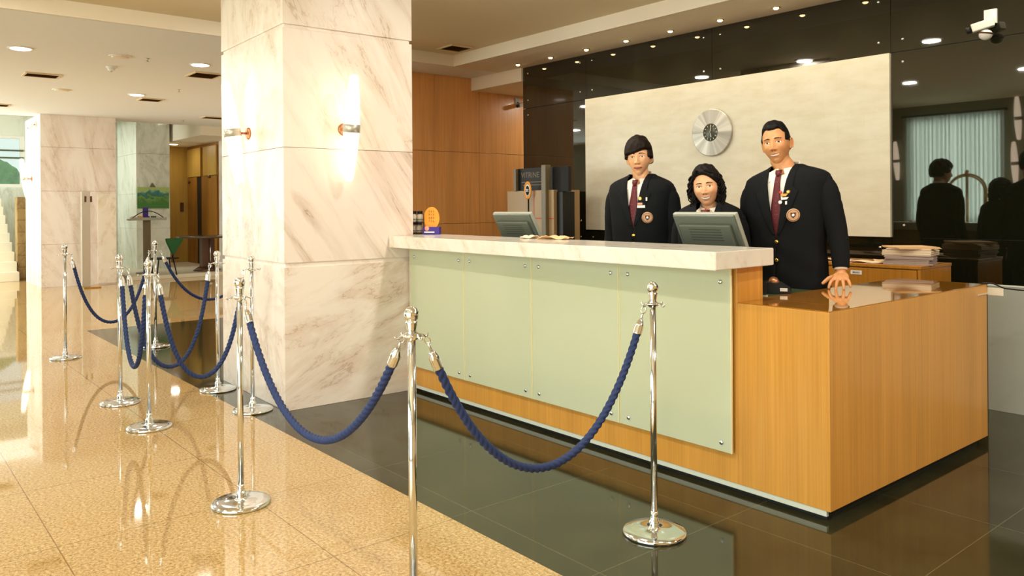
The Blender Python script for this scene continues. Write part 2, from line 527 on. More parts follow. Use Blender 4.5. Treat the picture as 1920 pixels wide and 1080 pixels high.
# ceilings: raised tray, lower ring round it, light bands
bm = NB(); box(bm, -7.45, XR, YF, 5.32, HT, HT + .12); struct('ceiling', bm, 'paint_tray')
bm = NB(); box(bm, -7.45, XR, 5.32, YB, HL, HL + .25); struct('ceiling_soffit', bm, 'paint_soffit')
bm = NB(); box(bm, -7.44, XR, 5.30, 5.325, HL, HT + .02); struct('trim_2', bm, 'paint_band')
bm = NB(); box(bm, -15.75, -7.45, YF, YB, HL, HL + .25); struct('ceiling_lobby', bm, 'paint_low')
bm = NB(); box(bm, -7.455, -7.43, YF, 5.3, HL, HT + .02); struct('trim_3', bm, 'paint_band')
bm = NB(); box(bm, -8.0, -7.03, 5.975, YB, 2.76, HL + .05); struct('trim_4', bm, 'paint_band')
bm = NB(); box(bm, XL, -15.75, YF, 5.2, 3.35, 3.5)
struct('ceiling_atrium', bm, 'white')
bm = NB(); box(bm, -18.8, -18.7, -.3, 3.5, 3.30, 3.35); box(bm, -16.5, -16.4, -.3, 3.5, 3.30, 3.35); box(bm, -18.7, -16.5, 3.4, 3.5, 3.30, 3.35); box(bm, -18.7, -16.5, -.3, -.2, 3.30, 3.35)
struct('window_7', bm, 'white')
bm = NB(); box(bm, XL, -15.75, 5.2, YB, 2.74, 3.4); struct('ceiling_hall', bm, 'paint_band')
bm = NB(); box(bm, XL, -15.75, 3.7, 3.95, 3.0, 3.35, .01); struct('trim_5', bm, 'white')
bm = NB(); box(bm, XL, -15.75, 4.9, 5.0, 3.05, 3.35, .01); struct('trim_6', bm, 'white')

# outer walls
T = .25
bm = NB()                                         # street side, pierced by glazing
holes = [(-18.0, -15.2, .35, 2.65), (-14.3, -11.5, .35, 2.65), (-10.6, -7.8, .35, 2.65), (-6.44, -4.98, .98, 2.79), (-3.75, 1.6, .06, 2.6)]  # curtained opening is mirrored; the others are added to carry the fill lamps
x = XL
for a, b, z0, z1 in holes:
    box(bm, x, a, YF - T, YF, 0, 3.5)
    box(bm, a, b, YF - T, YF, 0, z0); box(bm, a, b, YF - T, YF, z1, 3.5); x = b
box(bm, x, XR, YF - T, YF, 0, 3.5)
struct('wall_front', bm, 'wall_dark')
bm = NB(); box(bm, XR, XR + T, YF, YB, 0, 3.3); struct('wall_right', bm, 'wall_plain')
bm = NB(); box(bm, -8.0, XR, YB, YB + T, 0, 3.3); struct('wall_rear', bm, 'wall_plain')
bm = NB()                                         # far stair wall with its window
box(bm, XL - T, XL, YF, YB, 0, 1.80); box(bm, XL - T, XL, YF, YB, 2.92, 3.5)
box(bm, XL - T, XL, YF, -.6, 1.8, 2.92); box(bm, XL - T, XL, 2.88, YB, 1.8, 2.92)
struct('wall_left', bm, 'marble_green')
bm = NB(); box(bm, -19.1, -17.05, 6.0, 6.2, .07, 2.74); struct('wall_hall', bm, 'wood_dark')
bm = NB(); box(bm, -17.05, -8.21, 6.0, 6.2, 0, HL); struct('wall_lobby', bm, 'marble_far')
bm = NB(); box(bm, -19.3, -19.1, 5.2, 6.2, .07, 2.74); struct('wall_hall_side', bm, 'wood_yellow')
# veneer wall beside the counter
bm = NB()
for y0, y1 in ((4.25, 5.41), (5.414, 6.09), (6.094, YB)):
    for z0, z1 in ((0, 1.098), (1.102, 1.983), (1.987, HL)):
        box(bm, -8.06, -8.0, y0, y1, z0, z1, .003)
box(bm, -8.2, -8.03, 4.25, YB, 0, HL)
struct('wall_veneer', bm, 'wood_wall')


def window(idx, x0, x1, z0, z1, y, nx, nz, mat='dark_frame'):
    bm = NB(); t = .05
    box(bm, x0, x1, y - .06, y, z0, z0 + t); box(bm, x0, x1, y - .06, y, z1 - t, z1)
    for k in range(nx + 1):
        xx = x0 + (x1 - x0 - t) * k / nx; box(bm, xx, xx + t, y - .06, y, z0 + t, z1 - t)
    for k in range(1, nz):
        zz = z0 + (z1 - z0) * k / nz; box(bm, x0 + t, x1 - t, y - .05, y - .01, zz - .02, zz + .02)
    o = struct('window_%d' % idx, bm, mat)
    bm = NB(); box(bm, x0 + t, x1 - t, y - .035, y - .029, z0 + t, z1 - t)
    obj('pane', bm, 'pane', o)
    return o


for i, (a, b, z0, z1) in enumerate(holes):
    window(i + 1, a, b, z0, z1, YF - .12, 3 if b - a > 3 else 2, 2)
# far stair window: white frame with two dark rails
bm = NB(); xw = -20.25
box(bm, xw - .05, xw + .03, -.6, 2.88, 1.80, 1.87); box(bm, xw - .05, xw + .03, -.6, 2.88, 2.86, 2.92)
box(bm, xw - .05, xw + .03, 2.80, 2.88, 1.87, 2.86); box(bm, xw - .05, xw + .03, -.6, -.53, 1.87, 2.86)
box(bm, xw - .04, xw + .02, 1.1, 1.15, 1.87, 2.86)
o = struct('window_6', bm, 'white')
bm = NB(); box(bm, xw - .01, xw, -.53, 2.8, 1.87, 2.86); obj('pane', bm, 'pane', o)
for z in (2.60, 2.44):
    bm = NB(); box(bm, xw + .02, xw + .06, -.58, 2.86, z - .018, z + .018, .004); obj('rail', bm, 'green_top', o)

# curtains on the street window (seen in the black glass)
def drape(x0, x1, name, lab):
    bm = NB(); n = 120; prev = None
    for k in range(n + 1):
        xx = x0 + (x1 - x0) * k / n; yy = YF + .10 + .034 * math.sin(k * .61) + .022 * math.sin(k * 1.37 + 1)
        a = bm.verts.new((xx, yy, .90)); b = bm.verts.new((xx, yy * 1.0, 2.84))
        if prev: f = bm.faces.new((prev[0], a, b, prev[1])); f.smooth = True
        prev = (a, b)
    o = obj(name, bm, 'curtain'); tag(o, lab, 'curtain'); return o


drape(-6.53, -5.72, 'curtain', 'sheer white pleated curtain mirrored in the black glass, left half')
drape(-5.71, -4.91, 'curtain', 'sheer white pleated curtain mirrored in the black glass, right half')
bm = NB(); tube(bm, [(-6.57, YF + .1, 2.86), (-4.87, YF + .1, 2.86)], .014)
box(bm, -6.56, -6.54, YF, YF + .1, 2.84, 2.88); box(bm, -4.90, -4.88, YF, YF + .1, 2.84, 2.88)
tag(obj('curtain_rod', bm, 'dark_frame'), 'thin dark rod the mirrored sheer curtains hang from', 'curtain rod')

# ------------------------------------------------------------------ black glass wall with panels and screws
bm = NB(); box(bm, -7.0, XR, 6.012, 6.15, 0, HL)
BW = struct('wall_back', bm, 'black')
cols = [-7.03, -5.995, -4.385, -2.775, -1.15, .45, 2.05, XR]
rows = [(0, 1.053), (1.057, 2.436), (2.44, HL)]
for i in range(len(cols) - 1):
    for (z0, z1) in rows:
        if i in (1, 2) and z0 == 1.057: continue
        bm = NB(); box(bm, cols[i] + .0012, cols[i + 1] - .0012, 6.0, 6.012, z0 + .0008, z1 - .0008)
        obj('glass_panel', bm, 'black_glass', BW)
        for sx_ in (cols[i] + .09, cols[i + 1] - .09):
            for sz in (z0 + .09, z1 - .075):
                if sz < .5 or sx_ > 2: continue
                bm = NB(); lathe(bm, [(0, 0), (.011, 0), (.011, .004), (.007, .008), (0, .009)], 12, Matrix.Translation((sx_, 6.0, sz)) @ Matrix.Rotation(PI / 2, 4, 'X'))
                obj('screw', bm, 'chrome', BW)
bm = NB(); box(bm, -5.99, -2.776, 5.975, 6.011, 1.057, 2.436, .002)
tag(obj('wall_panel', bm, 'leaf_panel'), 'large pale gold squared panel on the black glass wall', 'wall panel')

# clock
ck = thing('wall_clock', 'round brushed steel clock with a small dark dial', 'clock', (-4.364, 5.955, 1.96))
RX = Matrix.Rotation(PI / 2, 4, 'X')
bm = NB(); lathe(bm, [(.08, -.012), (.08, .018), (.207, .008), (.212, .004), (.212, -.012), (.08, -.012)], 96, RX, smooth=False); obj('disc', bm, 'clock_steel', ck)
bm = NB(); lathe(bm, [(0, -.005), (.082, -.005), (.082, .012), (.078, .016), (0, .016)], 48, RX); obj('dial', bm, 'dial', ck)
for k in range(12):
    m = Matrix.Rotation(k * PI / 6, 4, 'Y'); bm = NB(); box(bm, -.0025, .0025, -.019, -.016, .055, .072, mat=m)
    obj('hour_mark', bm, 'steel', ck)
for a, l_, w_ in ((2.9, .045, .004), (.15, .062, .003)):
    bm = NB(); box(bm, -w_, w_, -.024, -.021, -.012, l_, mat=Matrix.Rotation(a, 4, 'Y')); obj('clock_hand', bm, 'steel', ck)


# ------------------------------------------------------------------ pillars
def pillar(name, label, cx, cy, wx, wy, rz, h, mats, grooves, side_mats=None):
    """stacked marble blocks with recessed grooves; origin at the corner"""
    t = thing(name, label, 'pillar', (cx, cy, 0), rz)
    zs = [0] + [g for g, gh in grooves] + [h]
    for k in range(len(zs) - 1):
        z0 = zs[k] + (grooves[k - 1][1] if k else 0); z1 = zs[k + 1]
        bm = NB(); box(bm, -wx, 0, 0, wy, z0, z1, .003); o = obj('marble_block', bm, mats[k % len(mats)], t)
    bm = NB(); box(bm, -wx + .014, -.014, .014, wy - .014, 0, h); obj('core', bm, 'marble_c', t)
    return t


pillar('marble_pillar', 'big square veined marble pillar beside the counter with two wall lamps', -4.868, 2.127, 1.205, .96, -.028, HT,
       ['marble_b', 'marble_a', 'marble_c', 'marble_c'], [(.925, .028), (1.70, .003), (2.475, .025)])
pillar('marble_pillar', 'wide pinkish marble pillar at the far left beside the stairs', -15.24, 2.40, 1.5, 1.16, 0, HL,
       ['marble_far'], [(.72, .004), (1.62, .004), (2.36, .006)])
pillar('marble_pillar', 'pale cool marble pillar behind the leaflet stand', -17.5, 4.47, 1.5, .66, 0, 3.35,
       ['marble_green'], [(.9, .004), (1.62, .004), (2.45, .006)])


bm = NB(); box(bm, 0, .012, .86, 1.155, .02, 1.58, .002)
obj('tinted_panel', bm, M['marble_top'], [o for o in bpy.data.objects if o.name == 'marble_pillar.001'][0])
# ------------------------------------------------------------------ wall lamps
def sconce_bm_parts(t):
    # local frame: wall plane y=0, lamp out along -Y, tilt: top leans away from the wall
    tl = Matrix.Translation((0, -.115, 0)) @ Matrix.Rotation(.13, 4, 'X')
    up = [(0.0, .355), (.022, .35), (.029, .335), (.040, .24), (.049, .12), (.052, .03), (.050, .012), (0, .012)]
    bm = NB(); lathe(bm, up, 28, tl); obj('upper_glass', bm, 'sconce_glass', t)
    bm = NB(); lathe(bm, [(r, -z) for r, z in up], 28, tl); obj('lower_glass', bm, 'sconce_glass', t)
    bm = NB(); lathe(bm, [(.05, -.028), (.058, -.026), (.058, .026), (.05, .028)], 28, tl); obj('band', bm, 'steel', t)
    bm = NB(); tube(bm, [(0, -.008, 0), (0, -.07, 0)], .008)
    obj('arm', bm, 'copper', t)
    bm = NB(); lathe(bm, [(0, 0), (.042, 0), (.042, .006), (.03, .014), (0, .016)], 24, Matrix.Translation((0, 0, 0)) @ Matrix.Rotation(PI / 2, 4, 'X')); obj('wall_plate', bm, 'copper', t)


sc = thing('wall_lamp', 'glowing frosted wall lamp on the right face of the big marble pillar', 'wall lamp', (-4.856, 2.55, 1.835), PI / 2 - .028)
sconce_bm_parts(sc)
dup(sc, (-5.49, 2.144, 1.835), -.028, 'glowing frosted wall lamp on the left face of the big marble pillar')
dup(sc, (-16.05, 2.40, 1.85), 0, 'small glowing wall lamp on the far left pinkish pillar')
dup(sc, (-6.66, -2.70, 2.08), PI, 'wall lamp beside the curtained window, mirrored next to the gold panel', 'street wall lamps')
dup(sc, (-4.75, -2.70, 1.95), PI, 'lower mirrored wall lamp right of the curtained window', 'street wall lamps')
dup(sc, (-4.70, -2.70, 2.68), PI, 'upper mirrored wall lamp right of the curtained window', 'street wall lamps')


# ------------------------------------------------------------------ ceiling fittings
def downlight(x, y, z, label, group, on=True, power=38, proto=[None, None]):
    t = thing('ceiling_light', label, 'ceiling light', (x, y, z), 0, group)
    bm = NB(); lathe(bm, [(.088, 0), (.112, 0), (.114, -.006), (.108, -.010), (.088, -.008)], 32)
    obj('trim_ring', bm, 'white', t)
    bm = NB(); lathe(bm, [(0, -.002), (.088, -.002), (.088, -.013), (.07, -.017), (0, -.018)], 32)
    obj('diffuser', bm, 'lamp_disc' if on else 'lamp_off', t)
    if on:
        l = bpy.data.lights.new('downlight_bulb', 'AREA'); l.shape = 'DISK'; l.size = .17; l.energy = power; l.color = (1, .94, .82)
        o = bpy.data.objects.new('downlight_bulb', l); COL.objects.link(o); o.parent = t; o.location = (0, 0, -.022)
    return t


G1 = 'downlights in the lobby ceiling'
downlight(-9.17, 1.28, HL, 'lit round ceiling light in the top left corner of the lobby ceiling', G1)
downlight(-9.03, 2.98, HL, 'lit round ceiling light above the vent nearest the big pillar', G1)
downlight(-11.92, 3.06, HL, 'lit round ceiling light, smaller and farther, beside a narrow vent', G1)
downlight(-12.03, 2.15, HL, 'unlit round ceiling light left of the far lit one', G1, False)
downlight(-9.03, 2.16, HL, 'unlit round ceiling light just behind the smoke detector', G1, False)
downlight(-18.3, 5.45, 2.74, 'small lit ceiling light over the wooden hall', 'hall downlights', True, 7)
downlight(-12.0, .3, HL, 'lit lobby ceiling light over the open floor', G1)
downlight(-15.0, .8, HL, 'lit lobby ceiling light near the stairs', G1)
downlight(-7.35, 7.2, 2.76, 'ceiling light hidden in the passage behind the black glass wall', G1, True, 14)
G2 = 'downlights over the counter'
for k, (x, y) in enumerate([(-6.6, 3.2), (-5.1, 3.2), (-3.64, 3.2), (-2.1, 3.2), (-.6, 3.2), (-6.6, .4), (-5.1, .4), (-3.64, .4), (-2.1, .4), (-.6, .4), (1.2, 3.2), (1.2, 5.0)]):  # the two rightmost are added to brighten the side of the desk
    downlight(x, y, HT, 'raised ceiling light %s, mirrored in the black glass or added as fill' % ('over the counter' if y > 3 else 'over the rope line'), G2, True, 70 if x > 1 else 26)


def spot(x, label):
    t = thing('ceiling_spotlight', label, 'spotlight', (x, 5.8, HL), 0, 'row of small spotlights along the soffit')
    bm = NB(); lathe(bm, [(.022, 0), (.036, 0), (.036, -.004), (.022, -.006)], 20); obj('trim_ring', bm, 'brass', t)
    bm = NB(); lathe(bm, [(0, -.001), (.022, -.001), (.022, -.010), (.014, -.016), (0, -.017)], 20); obj('lens', bm, 'spot_lens', t)
    l = bpy.data.lights.new('spot_bulb', 'SPOT'); l.energy = 22; l.color = (1, .84, .60); l.spot_size = 1.9; l.spot_blend = .9; l.shadow_soft_size = .02
    o = bpy.data.objects.new('spot_bulb', l); COL.objects.link(o); o.parent = t; o.location = (0, 0, -.024)


names = ['first', 'second', 'third', 'fourth', 'fifth', 'sixth', 'seventh']
for k in range(11):
    spot(-6.88 + .545 * k, ('tiny glowing spotlight in the soffit, %s from the left' % names[k]) if k < 7 else 'tiny glowing spotlight in the soffit beyond the picture top')


def vent(x0, x1, y0, y1, z, label, rz=0):
    cx, cy = (x0 + x1) / 2, (y0 + y1) / 2; a, b = (x1 - x0) / 2, (y1 - y0) / 2
    t = thing('ceiling_vent', label, 'air vent', (cx, cy, z), rz, 'ceiling air vents')
    bm = NB()
    for q in ((-a, a, -b, -b + .025), (-a, a, b - .025, b), (-a, -a + .025, -b + .025, b - .025), (a - .025, a, -b + .025, b - .025)):
        box(bm, q[0], q[1], q[2], q[3], -.014, 0, .002)
    obj('frame', bm, 'vent_frame', t)
    bm = NB(); box(bm, -a + .02, a - .02, -b + .02, b - .02, -.004, 0); obj('backing', bm, 'vent_dark', t)
    n = max(3, int((2 * a - .05) / .035))
    bm = NB()
    for k in range(n):
        xx = -a + .03 + (2 * a - .06) * (k + .5) / n
        box(bm, -.009, .009, -b + .025, b - .025, -.0006, .0006, mat=Matrix.Translation((xx, 0, -.008)) @ Matrix.Rotation(.7, 4, 'Y'))
    obj('slats', bm, 'vent_dark', t)


vent(-7.22, -6.93, 4.92, 5.22, HT, 'square dark ceiling vent in the raised ceiling right of the big pillar')
vent(-11.0, -10.7, 1.54, 1.92, HL, 'ceiling vent below the top left ceiling light')
vent(-9.9, -9.5, 3.08, 3.42, HL, 'largest dark ceiling vent of the lobby, against the big pillar')
vent(-12.5, -12.2, 3.2, 3.52, HL, 'ceiling vent beside the far small ceiling light')
vent(-14.3, -14.0, 4.7, 5.3, HL, 'ceiling vent farthest right, half hidden by the big pillar')
vent(-14.45, -14.15, 1.45, 1.85, HL, 'ceiling vent cut by the left picture edge')
t = thing('smoke_detector', 'small white smoke detector on the lobby ceiling', 'smoke detector', (-9.76, 2.24, HL))
bm = NB(); lathe(bm, [(0, 0), (.055, 0), (.055, -.012), (.04, -.02), (.038, -.04), (.025, -.05), (0, -.052)], 24); obj('housing', bm, 'white', t)
bm = NB(); lathe(bm, [(0, -.05), (.012, -.05), (.01, -.058), (0, -.059)], 12); obj('sensor', bm, 'grey_light', t)
for i, (x, y, lb) in enumerate(((-11.1, 3.38, 'tiny ceiling sprinkler between the two far vents'), (-14.88, 4.6, 'tiny ceiling sprinkler near the far ceiling edge'), (-9.0, 2.42, 'tiny ceiling sprinkler beside the unlit ceiling light'))):
    bm = NB(); lathe(bm, [(0, 0), (.022, 0), (.022, -.004), (.006, -.006), (.006, -.03), (.02, -.032), (.02, -.035), (0, -.036)], 12)
    o = obj('sprinkler', bm, 'steel', None, (x, y, HL)); tag(o, lb, 'sprinkler', 'ceiling sprinklers')

# ------------------------------------------------------------------ reception counter
rc = thing('reception_desk', 'long wooden reception desk with green glass front panels', 'reception desk', (-1.68, 3.073, 0))


def L(bm): bmesh.ops.translate(bm, vec=(1.68, -3.073, 0), verts=bm.verts[:]); return bm


bm = NB(); box(bm, -4.82, -2.12, 3.073, 3.277, .045, 1.0265, .002); box(bm, -5.38, -4.8, 3.13, 3.277, .045, 1.0265, .002)
box(bm, -2.1201, -1.68, 3.073, 3.277, .045, .864, .002); obj('front_body', L(bm), 'wood_front', rc)
bm = NB(); box(bm, -2.158, -1.68, 3.2775, 3.8655, .045, .864, .002); box(bm, -2.158, -1.68, 3.8685, 4.733, .045, .864, .002)
obj('side_body', L(bm), 'wood_front', rc)
bm = NB(); box(bm, -2.118, -1.682, 3.0745, 3.277, .8645, .868, .0008); box(bm, -2.156, -1.682, 3.2775, 4.731, .8645, .868, .0008); obj('low_top', L(bm), 'desk_top', rc)
bm = NB(); box(bm, -4.78, -1.71, 3.10, 3.24, 0, .046); box(bm, -2.13, -1.72, 3.24, 4.69, 0, .046); obj('plinth', L(bm), 'black', rc)
bm = NB(); box(bm, -4.80, -1.70, 3.078, 3.094, .020, .0445, .001); obj('skirting_strip', L(bm), 'alu', rc)
bm = NB(); prism(bm, [(-4.8, 3.28), (-2.159, 3.28), (-2.159, 3.80), (-2.78, 3.80), (-2.78, 3.62), (-4.8, 3.62)], .84, .866); obj('glass_worktop', L(bm), 'green_top', rc)
bm = NB(); box(bm, -4.8, -2.8, 3.55, 3.58, 0, .84); obj('modesty_panel', L(bm), 'wood_front', rc)
gx = [-4.825, -4.171, -3.502, -2.815, -2.131]
for k in range(4):
    bm = NB(); box(bm, gx[k] + .0055, gx[k + 1] - .0055, 3.044, 3.054, .184, 1.022, .0015)
    g = obj('glass_panel', L(bm), 'glass_panel', rc)
    for x0 in (gx[k] + .0018, gx[k + 1] - .0055):
        b2 = NB(); box(b2, x0, x0 + .0037, 3.0425, 3.0545, .184, 1.022); obj('seam_strip', L(b2), 'bright_seam', g)  # pale strips paint in the lit gap between the panels
    for xx in (gx[k] + .062, gx[k + 1] - .058):
        for zz in (.225, .958):
            b2 = NB(); lathe(b2, [(0, -.012), (.006, -.012), (.006, .0195), (.011, .0195), (.011, .024), (.008, .027), (0, .0275)], 16, Matrix.Translation((xx, 3.064, zz)) @ Matrix.Rotation(PI / 2, 4, 'X'))
            obj('bolt', L(b2), 'chrome', g)
bm = NB(); prism(bm, [(-4.838, 2.885), (-2.062, 2.835), (-2.072, 3.295), (-5.4, 3.36), (-5.4, 3.13), (-4.838, 3.13)], 1.0275, 1.107)
es = [e for e in bm.edges]; bmesh.ops.bevel(bm, geom=es, offset=.003, segments=2, affect='EDGES')
ct = obj('marble_countertop', bm, 'marble_top'); tag(ct, 'thick white marble slab along the top of the high counter', 'countertop')

# tape and cable at the back corner of the desk
bm = NB(); box(bm, -1.6795, -1.6, 4.734, 4.7365, .81, .85); box(bm, -1.679, -1.674, 4.6, 4.735, .815, .822)
tag(obj('tape_strip', bm, 'tape'), 'peeling white tape at the back corner of the wooden desk', 'tape')
bm = NB(); tube(bm, [(-1.69, 4.7, .875), (-1.66, 4.76, .872), (-1.62, 4.80, .845), (-1.56, 4.9, .83), (-1.45, 5.1, .84), (-1.3, 5.52, .80)], .004, 8)
tag(obj('cable', bm, 'black'), 'thin dark cable hanging behind the desk corner', 'cable')
# grey low partition
lp = thing('low_partition', 'low grey laminate partition right of the wooden desk', 'partition', (-1.96, 5.53, 0))
bm = NB(); box(bm, 0, 2.3, 0, .03, .0, .785, .002); obj('panel', bm, 'grey_panel', lp)
bm = NB(); box(bm, 0, 2.3, -.004, .034, .785, .792); obj('top_edge', bm, 'alu', lp)
bm = NB(); box(bm, 2.302, 3.9, 0, .03, 0, .785, .002); obj('end_panel', bm, 'grey_panel', lp)


# ------------------------------------------------------------------ monitors
def monitor(x, label, rz=0):
    t = thing('computer_monitor', label, 'monitor', (x, 3.485, .878), rz, 'flat monitors on the worktop')
    R = Matrix.Translation((0, .03, .245)) @ Matrix.Rotation(.50, 4, 'X')
    bm = NB(); box(bm, -.2, .2, -.012, .012, -.165, .165, .005, mat=R); obj('bezel', bm, 'grey_light', t)
    bm = NB(); box(bm, -.185, .185, .0125, .014, -.148, .15, mat=R); obj('screen', bm, 'screen', t)
    bm = NB(); box(bm, -.194, .194, -.024, -.0125, -.160, .160, .006, mat=R); obj('back_cover', bm, 'grey_plastic', t)
    bm = NB(); box(bm, -.165, .165, -.040, -.0245, -.145, .115, .012, mat=R); o = obj('back_bulge', bm, 'grey_plastic', t)
    bm = NB()
    for k in range(5): box(bm, -.10, .10, -.0412, -.0402, .02 + k * .016, .025 + k * .016, mat=R)
    obj('vent_slots', bm, 'slot_grey', t)
    bm = NB(); box(bm, -.035, .035, -.056, -.0405, -.15, -.075, .006, mat=R); obj('hinge', bm, 'grey_light', t)
    bm = NB(); box(bm, -.028, .028, .035, .055, .01, .13, .004); obj('neck', bm, 'grey_plastic', t)
    bm = NB(); lathe(bm, [(0, -.012), (.1, -.012), (.1, .006), (.09, .014), (0, .016)], 32, Matrix.Translation((0, .03, 0))); obj('base', bm, 'grey_plastic', t)
    return t


mp = monitor(-2.57, 'grey monitor back right of the woman, nearest the marble slab end')
bm = NB(); box(bm, -.006, .006, -.058, -.0565, -.125, -.113, mat=Matrix.Translation((0, .03, .245)) @ Matrix.Rotation(.5, 4, 'X')); obj('logo', bm, 'chrome', mp)
dup(mp, (-4.15, 3.485, .878), .0, 'grey monitor back at the left part of the counter', 'flat monitors on the worktop')

# ------------------------------------------------------------------ things on the counter
so = thing('oval_sign', 'small orange oval sign on a purple base on the marble slab', 'sign', (-4.86, 3.26, 1.1075), .55)
bm = NB(); pts = [(.062 * math.cos(a), .118 + .083 * math.sin(a)) for a in [2 * PI * k / 36 for k in range(36)]]
prism(bm, pts, -.006, .006, axis='y'); obj('oval_card', bm, 'orange', so)
bm = NB(); box(bm, -.066, .066, -.02, .02, 0, .055, .004); obj('base_block', bm, 'purple', so)
for k, s in enumerate(('2 6 3', '9 1 5', '4 8 0', '7 3 6')):
    text(s, .022, 'orange_text', so, (0, -.0075, .168 - k * .024), (PI / 2, 0, 0), 'printed_line')
bm = NB(); lathe(bm, [(0, 0), (.018, 0), (.018, .002), (0, .002)], 20, Matrix.Translation((-.03, -.0205, .044)) @ Matrix.Rotation(PI / 2, 4, 'X')); obj('round_mark', bm, 'pink', so)
bm = NB(); box(bm, -.052, .03, -.0225, -.0205, .012, .022); obj('white_script', bm, 'white', so)
rk = thing('jar_rack', 'small wire rack beside the pillar on the marble slab', 'rack', (-4.99, 3.22, 1.1075), .6)
bm = NB()
for z in (.006, .085): box(bm, -.062, .072, -.05, .05, z - .003, z + .003)
for xx in (-.06, .07):
    for yy in (-.048, .048): tube(bm, [(xx, yy, 0), (xx, yy, .15)], .003, 6)
for yy in (-.048, .048):
    for z in (.03, .11): tube(bm, [(-.06, yy, z), (.07, yy, z)], .002, 6)
obj('wire_frame', bm, 'dark_frame', rk)
jar = thing('jar', 'small glass jar with a black lid in the wire rack', 'jar', (-5.015, 3.205, 1.1965), 0, 'jars in the wire rack')
bm = NB(); lathe(bm, [(0, 0), (.02, 0), (.022, .004), (.022, .05), (.017, .058), (.017, .062), (0, .062)], 20); obj('glass_body', bm, 'rack_glass', jar)
bm = NB(); lathe(bm, [(0, .062), (.02, .062), (.02, .082), (.018, .084), (0, .084)], 20); obj('lid', bm, 'black', jar)
for k, (dx, z, lb) in enumerate(((.048, .089, 'small lidded jar at the right of the rack top shelf'), (-.0, .01, 'small lidded jar low in the wire rack'), (.042, .01, 'small lidded jar low right in the wire rack'))):
    dup(jar, (-5.015 + dx * .83, 3.205 + dx * .56, 1.1075 + z), 0, lb, 'jars in the wire rack')
jar['label'] = 'small lidded jar at the left of the rack top shelf'


def sheet(bm, cx, cy, z, w_, h_, rz, wob=.004, mi=0, nx=6, ny=6, curl=0):
    m = Matrix.Translation((cx, cy, z)) @ Matrix.Rotation(rz, 4, 'Z'); g = []; ph = random.random() * 9
    for j in range(ny + 1):
        r = []
        for i in range(nx + 1):
            u, v = i / nx - .5, j / ny - .5
            zz = abs(wob * (math.sin(u * 7 + ph) + math.cos(v * 6 + ph))) + curl * (u * u + v * v)
            r.append(bm.verts.new(m @ Vector((u * w_, v * h_, zz + .0012))))
        g.append(r)
    fs = []
    for j in range(ny):
        for i in range(nx):
            f = bm.faces.new((g[j][i], g[j][i + 1], g[j + 1][i + 1], g[j + 1][i])); f.smooth = True; f.material_index = mi; fs.append(f)
    return fs


def solid(o, th=.001):
    m = o.modifiers.new('thickness', 'SOLIDIFY'); m.thickness = th; m.offset = 1; return o


bm = NB(); sheet(bm, 0, 0, 0, .2, .11, .3, .012, curl=.0)
tag(solid(obj('paper_sheet', bm, 'folder', None, (-3.56, 3.29, 1.107))), 'crumpled cream paper on the marble slab left of the young man', 'paper')
bm = NB(); sheet(bm, 0, 0, 0, .14, .10, -.5, .010, curl=.0)
tag(solid(obj('paper_sheet', bm, 'paper', None, (-3.78, 3.27, 1.107))), 'smaller curled paper beside the crumpled cream sheet', 'paper')

# ------------------------------------------------------------------ desk device near the man
dv = thing('desk_device', 'small black desk device with a round copper knob and white sticker', 'desk device', (-2.235, 3.575, .866), .52)
bm = NB(); prism(bm, [(-.07, 0), (.07, 0), (.07, .018), (.02, .05), (-.045, .055), (-.07, .04)], -.075, .075, axis='y'); bmesh.ops.bevel(bm, geom=bm.edges[:], offset=.004, segments=2, affect='EDGES'); obj('housing', bm, 'black', dv)
bm = NB(); lathe(bm, [(0, 0), (.024, 0), (.026, .012), (.020, .026), (0, .03)], 24, Matrix.Translation((-.012, -.02, .048)) @ Matrix.Rotation(.5, 4, 'X')); obj('knob', bm, 'copper', dv)
bm = NB(); box(bm, .02, .055, -.0775, -.0755, .014, .03); obj('sticker', bm, 'white', dv)
dh = thing('card_holder', 'small clear upright card holder at the low desk edge', 'card holder', (-2.185, 3.385, .866), .5)
bm = NB(); box(bm, -.02, .02, -.012, .012, 0, .006); obj('foot', bm, 'steel', dh)
bm = NB(); box(bm, -.012, .012, -.002, .002, .006, .075); obj('card', bm, 'black', dh)

# ------------------------------------------------------------------ credenza and papers
cr = thing('credenza', 'low brown wooden cabinet against the black glass wall', 'cabinet', (-2.27, 5.3, 0))
bm = NB(); box(bm, -2.75, -.022, .018, .47, .06, .88, .002); box(bm, -.02, 0, 0, .47, .06, .88, .002); obj('body', bm, 'wood_cab', cr)
bm = NB(); box(bm, -2.76, .004, -.006, .472, .88, .902, .003); obj('top', bm, 'wood_cab', cr)
bm = NB(); box(bm, -2.7, -.04, .04, .44, 0, .06); obj('plinth', bm, 'black', cr)
for k in range(4):
    x0 = -.022 - .68 * (k + 1); bm = NB(); box(bm, x0 + .003, x0 + .677, -.002, .017, .07, .872, .002)
    d = obj('door', bm, 'wood_cab', cr)
    bm = NB(); tube(bm, [(x0 + .04, -.002, .70), (x0 + .04, -.025, .70), (x0 + .04, -.025, .58), (x0 + .04, -.002, .58)], .004, 8); obj('handle', bm, 'steel', d)
    if k == 0:
        bm = NB(); box(bm, x0 + .235, x0 + .315, -.0045, -.0022, .825, .852); lb = obj('name_plate', bm, 'white', d)
        text('BELMO', .016, 'text_dark', d, (x0 + .275, -.0052, .838), (PI / 2, 0, 0), 'plate_text', .0004)


def on_cred(x, y, dz=0): return (x, y, .902 + dz)


